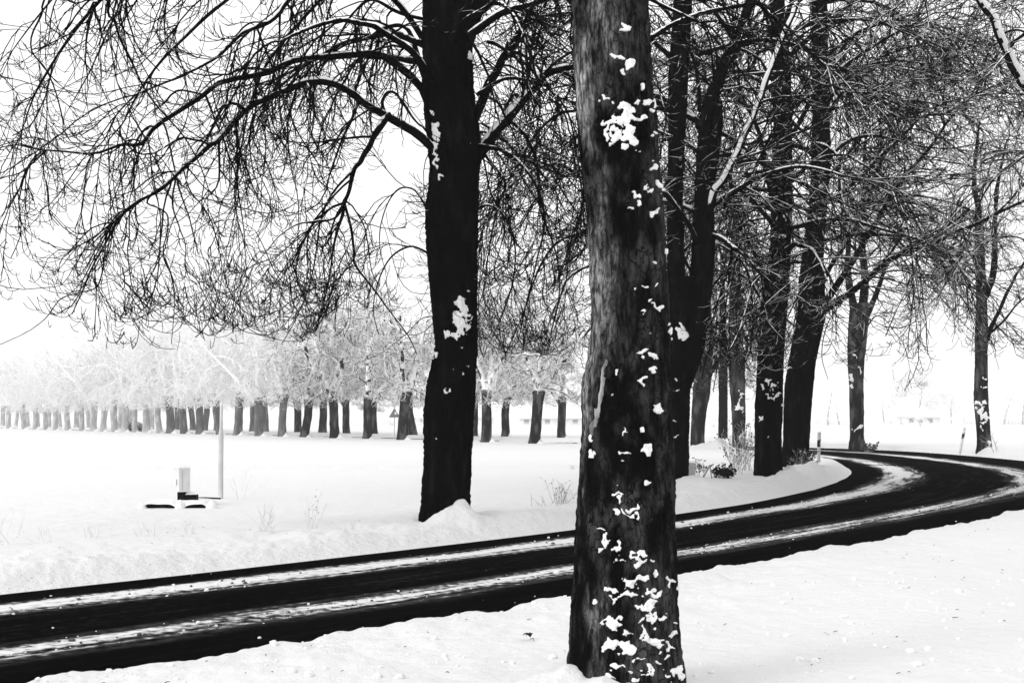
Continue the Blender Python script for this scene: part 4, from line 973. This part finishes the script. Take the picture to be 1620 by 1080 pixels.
# --- shrubs, weeds
def weed(px, d, h, n, spread, label, m='weed', seed=0, leaves=0, lm='leaf', name='dry_weed', r=.006, lsz=.05, curve=.05, br=1.0):
    rg = np.random.default_rng(seed); b = base_of(px, d); t = thing(name, label, 'plant', b)
    a = rg.uniform(0, 6.28, n); sp = rg.uniform(0, spread * .5, n); p0 = np.stack([np.cos(a) * sp, np.sin(a) * sp, np.full(n, -.05)], 1)
    d0 = np.stack([rg.normal(0, spread * .6, n), rg.normal(0, spread * .6, n), np.ones(n)], 1)
    L = h * rg.uniform(.55, 1.05, n); A, R = grow(p0, d0, L, np.full(n, r), np.full(n, r * .5), 7, curve, 0, .10, rg)
    G = Geo(); G.tubes(A, R, 4); p, dd_, rr2, tt, bb = spawn(A, R, L, 9 * br, .3, 1, 25, 60, rg)
    A2, R2 = grow(p, dd_, rg.uniform(.1, .3, len(p)) * h, rr2 * .8, np.full(len(p), r * .4), 4, 0, .15, .12, rg); G.tubes(A2, R2, 3)
    G.build('stems', m, t)['kind'] = 'stuff'
    if leaves:
        src = np.concatenate([A2[:, -1], A[:, 4], A[:, 6]]); src = src[rg.integers(0, len(src), leaves)] + rg.normal(0, .03, (leaves, 3))
        u = unit(rg.normal(0, 1, (leaves, 3))) * lsz; w_ = unit(np.cross(u, rg.normal(0, 1, (leaves, 3)))) * lsz * .5
        V = np.stack([src - u, src + w_, src + u, src - w_ + [0, 0, .01]], 1).reshape(-1, 3)
        G = Geo(); G.add(V, np.arange(leaves * 4).reshape(-1, 4)); G.build('leaves', lm, t, False)['kind'] = 'stuff'
    return t
weed(425, 19.0, .55, 12, .30, 'white rimed weed clump on the left verge, taller of the two', 'weed_white', 1, r=.005)
weed(493, 18.9, .60, 10, .25, 'white rimed weed clump with dark seed heads nearer the black tree', 'weed_white', 2, 30, r=.005, lsz=.012)
weed(385, 28, .9, 7, .5, 'tall thin bent stalks in the field right of the pole', 'weed_white', 3, r=.004)
weed(300, 18.8, .35, 8, .2, 'thin frosty grass tuft on the verge below the pit slab', 'weed_white', 4, r=.004)
weed(230, 18.2, .32, 8, .3, 'short frosty grass tuft between the pit slab and the left edge', 'weed_white', 5, r=.004)
weed(5, 17.2, .55, 10, .4, 'frosty weed clump at the left edge of the photo', 'weed_white', 6, r=.005)
weed(70, 17.6, .3, 9, .4, 'low frosty tuft near the left edge', 'weed_white', 7, r=.004)
weed(150, 18.0, .28, 8, .4, 'low sparse frosty tuft left of the pit slab', 'weed_white', 17, r=.004)
weed(560, 19.6, .26, 8, .3, 'small frosty tuft just left of the black trunk', 'weed_white', 18, r=.004)
weed(890, 25, .55, 22, .6, 'grey bare shrub left of the foreground trunk at the road', 'weed', 8, 60, r=.005, lsz=.02)
weed(862, 24.5, .35, 14, .6, 'sparse grey grass tuft beside the bare shrub', 'weed', 9, r=.004)
weed(1150, 33, .42, 26, .5, 'dark leafy evergreen clump poking out of the verge snow', 'twig', 10, 500, name='evergreen_shrub', r=.006, lsz=.04)
weed(1135, 33.4, .40, 12, .35, 'small dark leafy tuft leaning left on the verge', 'twig', 11, 160, name='evergreen_shrub', r=.006, lsz=.04)
weed(1162, 36, 1.35, 22, .45, 'tall snowy reed-like weeds in front of the streaked trunk', 'weed', 12, 160, r=.008, lsz=.035, curve=.02)
weed(1178, 38, 1.5, 18, .45, 'taller snowy weeds with dark leaves near the paired trunks', 'weed', 13, 160, r=.008, lsz=.04, curve=.02)
weed(1105, 34, .6, 12, .6, 'low twiggy weeds with dark leaves behind the grey stone', 'weed', 14, 120, r=.005, lsz=.04)
weed(1274, 40, .7, 30, .5, 'snowy brush around the right one of the paired trunks', 'weed', 15, 260, r=.008, lsz=.05)
weed(1262, 38.8, .45, 24, .5, 'grey brush on the mound before the paired trunks', 'weed', 19, 160, r=.008, lsz=.04)
weed(1370, 70, .8, 18, .9, 'dark leafy brush at the foot of the grey trunk', 'weed', 16, 130, r=.01, lsz=.09, name='evergreen_shrub')
weed(1577, 62, 1.2, 5, .5, 'few thin stalks right of the lone slender trunk', 'weed', 20, r=.01)
weed(205, 178, 1.6, 60, .9, 'left one of two dark bushes between far avenue trunks', 'weed', 21, 200, r=.03, lsz=.12, name='bush')
weed(223, 172, 1.6, 60, .9, 'right one of two dark bushes between far avenue trunks', 'weed', 22, 260, r=.03, lsz=.12, name='bush')

# withered leaf in the foreground
def fallen_leaf(px, py, d, sz, label, seed):
    rg = np.random.default_rng(seed); p = P(px, py, d); z0 = float(terrain_z(NP([[p[0], d]]))[0])
    G = Geo(); n = 9
    for k_ in range(5):
        a = math.pi * (.1 + .2 * k_) + rg.uniform(-.1, .1); t_ = np.linspace(0, 1, n); L = sz * (.7 + .3 * math.sin(math.pi * (k_ + .5) / 5)) * rg.uniform(.8, 1.1)
        cx, cy = np.cos(a) * t_ * L, np.sin(a) * t_ * L; w_ = L * .17 * np.sin(t_ * math.pi)**.7; h_ = .35 * sz * np.sin(t_ * 2.6) + .02
        nx_, ny_ = -math.sin(a), math.cos(a)
        V = np.stack([np.stack([cx + nx_ * w_, cy + ny_ * w_, h_ + w_ * .6], 1), np.stack([cx, cy, h_], 1), np.stack([cx - nx_ * w_, cy - ny_ * w_, h_ + w_ * .5], 1)], 0)
        q_ = [(r_ * n + i_, (r_ + 1) * n + i_, (r_ + 1) * n + i_ + 1, r_ * n + i_ + 1) for r_ in range(2) for i_ in range(n - 1)]
        G.add(V.reshape(-1, 3), q_)
    G.tubes(NP([[[0, 0, .01], [-.2 * sz, -.5 * sz, .02], [-.5 * sz, -.8 * sz, .0]]]), NP([[.0025, .002, .0015]]), 4)
    o = G.build('fallen_leaf', 'leaf', None, True, None, (p[0], d, z0)); o['label'] = label; o['category'] = 'leaf'; o.rotation_euler.z = seed
    return o
fallen_leaf(839, 1008, 9.35, .07, 'dark withered leaf lying on the snow left of the foreground trunk', 1)

# snow clods and grit on the road, crumbs on the verge
rg = np.random.default_rng(77)
def clod(G, p, r, rg):
    a = np.linspace(0, 2 * math.pi, 7, endpoint=False)
    rows = []
    for h_, k_ in ((-.3, .9), (.25, 1.0), (.65, .6)): rows.append(np.stack([np.cos(a) * r * k_ * rg.uniform(.7, 1.25, 7), np.sin(a) * r * k_ * rg.uniform(.7, 1.25, 7), np.full(7, h_ * r) + rg.normal(0, r * .08, 7)], 1))
    V = np.concatenate(rows + [NP([[0, 0, r * .8]])]) + p
    q_ = [(r_ * 7 + i_, r_ * 7 + (i_ + 1) % 7, r_ * 7 + 7 + (i_ + 1) % 7, r_ * 7 + 7 + i_) for r_ in range(2) for i_ in range(7)]
    G.add(V, q_, [(14 + i_, 14 + (i_ + 1) % 7, 21) for i_ in range(7)])
GW, GD = Geo(), Geo()
seg = np.where((cen[:, 1] > 6) & (cen[:, 1] < 52) & (slen < slen[np.argmin(abs(cen[:, 1] - 52))] + 5))[0]
for q_ in range(1500):
    i_ = rg.integers(seg[0], seg[-1]); f_ = rg.random()
    u_ = rg.choice([.12 + .13 * f_, .57 + .10 * f_, rg.random()], p=[.46, .49, .05]); p = RI[i_] * (1 - u_) + RO[i_] * u_ + rg.normal(0, .1, 2)
    dark = rg.random() < .42; r_ = rg.exponential(.006) + .003
    clod(GD if dark else GW, NP([p[0], p[1], .01]), min(r_, .05), rg)
GW.build('snow_crumbs', 'snow')['kind'] = 'stuff'; GD.build('dark_slush_crumbs', 'clod')['kind'] = 'stuff'
CL = Geo()
for px_, d_ in [(55,8.6),(128,8.9),(640,10.6),(775,11.2),(1120,14.7),(1185,15.2),(1200,15.4),(1290,16.6),(1160,15.0)]:
    pass
G = Geo()
for q_ in range(420):
    px_ = rg.uniform(0, 1620); d_ = rg.uniform(7.8, 13); p = NP([(px_ - 810) / F * d_, d_])
    if inside(p[None], POLY)[0] or min(seg_dist(p[None], LI)[0], seg_dist(p[None], LO)[0]) < .05: continue
    clod(G, NP([p[0], p[1], float(terrain_z(p[None])[0])]), min(.006 + rg.exponential(.009), .04), rg)
G.build('snow_lumps', 'snow')['kind'] = 'stuff'

G = Geo()
for q_ in range(170):
    px_ = rg.uniform(0, 1620); d_ = rg.uniform(7.8, 22); p = NP([(px_ - 810) / F * d_, d_])
    if inside(p[None], POLY)[0] or min(seg_dist(p[None], LI)[0], seg_dist(p[None], LO)[0]) < .05: continue
    z_ = float(terrain_z(p[None])[0]); a_ = rg.uniform(0, 6.28); l_ = rg.uniform(.01, .05); e_ = NP([math.cos(a_), math.sin(a_), rg.uniform(-.1, .3)]) * l_
    G.tubes(NP([[[p[0], p[1], z_ + .006], [p[0] + e_[0] * .5, p[1] + e_[1] * .5, z_ + .012], [p[0] + e_[0], p[1] + e_[1], z_ + .008 + abs(e_[2])]]]), NP([[.003, .003, .002]]), 3)
G.build('fallen_twigs', 'twig')['kind'] = 'stuff'
# ================================================================== far background
def far_tree(px, d, h, label, seed, wd=1.0, m='rime'):
    rg = np.random.default_rng(seed); x = (px - 810) / F * d; t = thing('far_tree', label, 'tree', (x, d, 0), 'hazy trees beyond the fields')
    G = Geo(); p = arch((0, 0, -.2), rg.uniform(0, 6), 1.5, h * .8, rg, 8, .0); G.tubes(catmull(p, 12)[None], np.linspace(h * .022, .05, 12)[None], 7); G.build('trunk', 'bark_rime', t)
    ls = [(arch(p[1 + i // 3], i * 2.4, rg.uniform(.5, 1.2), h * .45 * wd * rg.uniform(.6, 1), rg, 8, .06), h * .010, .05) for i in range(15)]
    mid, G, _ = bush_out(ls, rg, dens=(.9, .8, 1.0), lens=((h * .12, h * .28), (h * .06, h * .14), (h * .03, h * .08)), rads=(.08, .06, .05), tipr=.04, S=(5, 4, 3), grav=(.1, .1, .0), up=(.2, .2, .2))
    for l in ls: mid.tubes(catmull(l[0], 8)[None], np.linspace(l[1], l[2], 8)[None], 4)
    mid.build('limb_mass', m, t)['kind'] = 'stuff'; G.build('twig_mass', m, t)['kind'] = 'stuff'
far_tree(1455, 420, 24, 'big faint round-headed tree behind the hip-roofed house', 1)
far_tree(1310, 330, 13, 'faint poplar-like tree just right of the paired trunks', 2, .7)
far_tree(1328, 350, 12, 'second faint tree between the paired trunks and the grey trunk', 3, .7)
far_tree(1398, 390, 13, 'faint tree left of the hip-roofed house', 4)
far_tree(1505, 420, 13, 'faint tree right of the hip-roofed house', 5)
far_tree(1588, 380, 15, 'faint tree right of the lone slender trunk', 6, .8)
far_tree(1618, 360, 13, 'faint tree at the right edge of the photo', 7, .8)
far_tree(1457, 262, 3.6, 'sapling with a thin trunk alone in the field before the house', 8)
far_tree(1240, 360, 14, 'faint tree showing between the paired black trunks', 9)
def hedge(px0, px1, d, h, label, seed):
    rg = np.random.default_rng(seed); x0, x1 = (px0 - 810) / F * d, (px1 - 810) / F * d; n = int((x1 - x0) * 5)
    p = np.stack([rg.uniform(0, x1 - x0, n), rg.uniform(-1, 1, n), np.full(n, -.1)], 1); dd_ = np.stack([rg.normal(0, .4, n), rg.normal(0, .4, n), np.ones(n)], 1)
    hh = h * (.7 + .4 * vn(p[:, 0] * .15, seed)) * rg.uniform(.6, 1.05, n); A, R = grow(p, dd_, hh, np.full(n, .07), np.full(n, .04), 5, .02, 0, .2, rg)
    G = Geo(); G.tubes(A, R, 3); q_, d2, r2, t2_, b_ = spawn(A, R, hh, 1.6, .2, 1, 25, 60, rg); A2, R2 = grow(q_, d2, rg.uniform(.5, 1.2, len(q_)), r2, np.full(len(q_), .03), 3, 0, .1, .1, rg); G.tubes(A2, R2, 3)
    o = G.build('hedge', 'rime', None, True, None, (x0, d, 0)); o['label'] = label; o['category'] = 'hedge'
hedge(1285, 1345, 360, 2.6, 'low frosty hedge left of the grey trunk', 1)
hedge(1370, 1432, 385, 4.5, 'frosty hedge left of the hip-roofed house', 2)
hedge(1492, 1545, 400, 4.0, 'frosty hedge right of the hip-roofed house', 3)
hedge(1568, 1660, 380, 5.5, 'tall frosty hedge at the right edge of the field', 4)
hedge(560, 700, 300, 3.0, 'frosty bushes at the field end left of the black tree', 5)
hedge(230, 480, 330, 1.6, 'long low frosty hedge behind the avenue', 6)
def house(px0, px1, d, wall_h, roof_h, label, dp=9, hip=True, wins=()):
    x0, x1 = (px0 - 810) / F * d, (px1 - 810) / F * d; W = x1 - x0; t = thing('house', label, 'house', (x0, d, 0))
    G = Geo(); G.box((W / 2, dp / 2, wall_h / 2 - .1), (W, dp, wall_h + .2)); G.build('wall', 'wall', t, False)
    G = Geo(); o_ = .7; k_ = dp * .5 if hip else 0
    v_ = [(-o_, -o_, wall_h - .1), (W + o_, -o_, wall_h - .1), (W + o_, dp + o_, wall_h - .1), (-o_, dp + o_, wall_h - .1), (k_, dp / 2, wall_h + roof_h), (W - k_, dp / 2, wall_h + roof_h)]
    G.add(v_, [(0, 1, 5, 4), (2, 3, 4, 5), (3, 2, 1, 0)], [(1, 2, 5), (3, 0, 4)]); G.build('roof', 'snow', t, False)
    G = Geo(); G.box((W / 2, -o_ + .0, wall_h - .2), (W + 1.36, .08, .18)); G.build('gutter', 'wall', t, False)
    for wx in wins:
        G = Geo(); G.box((W * wx, -.03, wall_h * .5), (1.5, .1, 1.2)); o = G.build('window', 'white_paint', t, False)
        G = Geo(); G.box((W * wx, -.09, wall_h * .5), (1.3, .04, 1.0)); G.build('pane', 'glass', o, False)
    G = Geo(); G.box((W * .6, dp / 2, wall_h + roof_h), (.8, .8, 1.6)); G.build('chimney', 'wall', t, False)
M['wall'] = mat('rimed_pale_wall', .75, .9, vary=(.82, 1, .4, .6))  # wall colour whitened so distant buildings and fences fade as in haze
house(1434, 1488, 380, 2.6, 2.6, 'faint bungalow with a snow-covered hip roof across the field', 9, True, (.15, .4, .7))
house(822, 932, 340, 2.2, 3.6, 'long low building with a white roof seen between avenue trunks', 12, False, (.1, .25, .4, .6, .8))
house(655, 780, 400, 2.4, 3.0, 'low pale building behind the black tree', 12, False, (.1, .5, .9))
def fence(px0, px1, d, h, label):
    x0, x1 = (px0 - 810) / F * d, (px1 - 810) / F * d; L = x1 - x0; t = thing('fence', label, 'fence', (x0, d, 0)); src = None; n = int(L / 5)
    for i in range(n + 1):
        if src is None: G = Geo(); G.box((0, 0, h / 2), (.14, .14, h)); src = G.build('fence_post', 'wall', t, False)
        else: c = src.copy(); C.objects.link(c); c.parent = t; c.location.x = L * i / n
    for hh in (h * .92, h * .25):
        G = Geo(); G.box((L / 2, 0, hh), (L, .06, .12)); G.build('rail', 'wall', t, False)
fence(250, 560, 300, 1.3, 'faint rail fence behind the left avenue trunks')
fence(560, 935, 280, 1.1, 'faint rail fence behind the right avenue trunks')

# ------------------------------------------------------------------ winter haze
HZ = .00032
hz_me = Geo(); hz_me.box((0, 0, 13), (3300, 3300, 30.0))
m = bpy.data.materials.new('haze'); m.use_nodes = True; t = m.node_tree; t.nodes.clear()
pv = t.nodes.new('ShaderNodeVolumePrincipled'); pv.inputs['Density'].default_value = HZ; pv.inputs['Color'].default_value = (1, 1, 1, 1)
ou = t.nodes.new('ShaderNodeOutputMaterial'); t.links.new(pv.outputs[0], ou.inputs['Volume']); M['haze'] = m
m.cycles.homogeneous_volume = True
o = hz_me.build('haze', 'haze', None, False); o['kind'] = 'stuff'
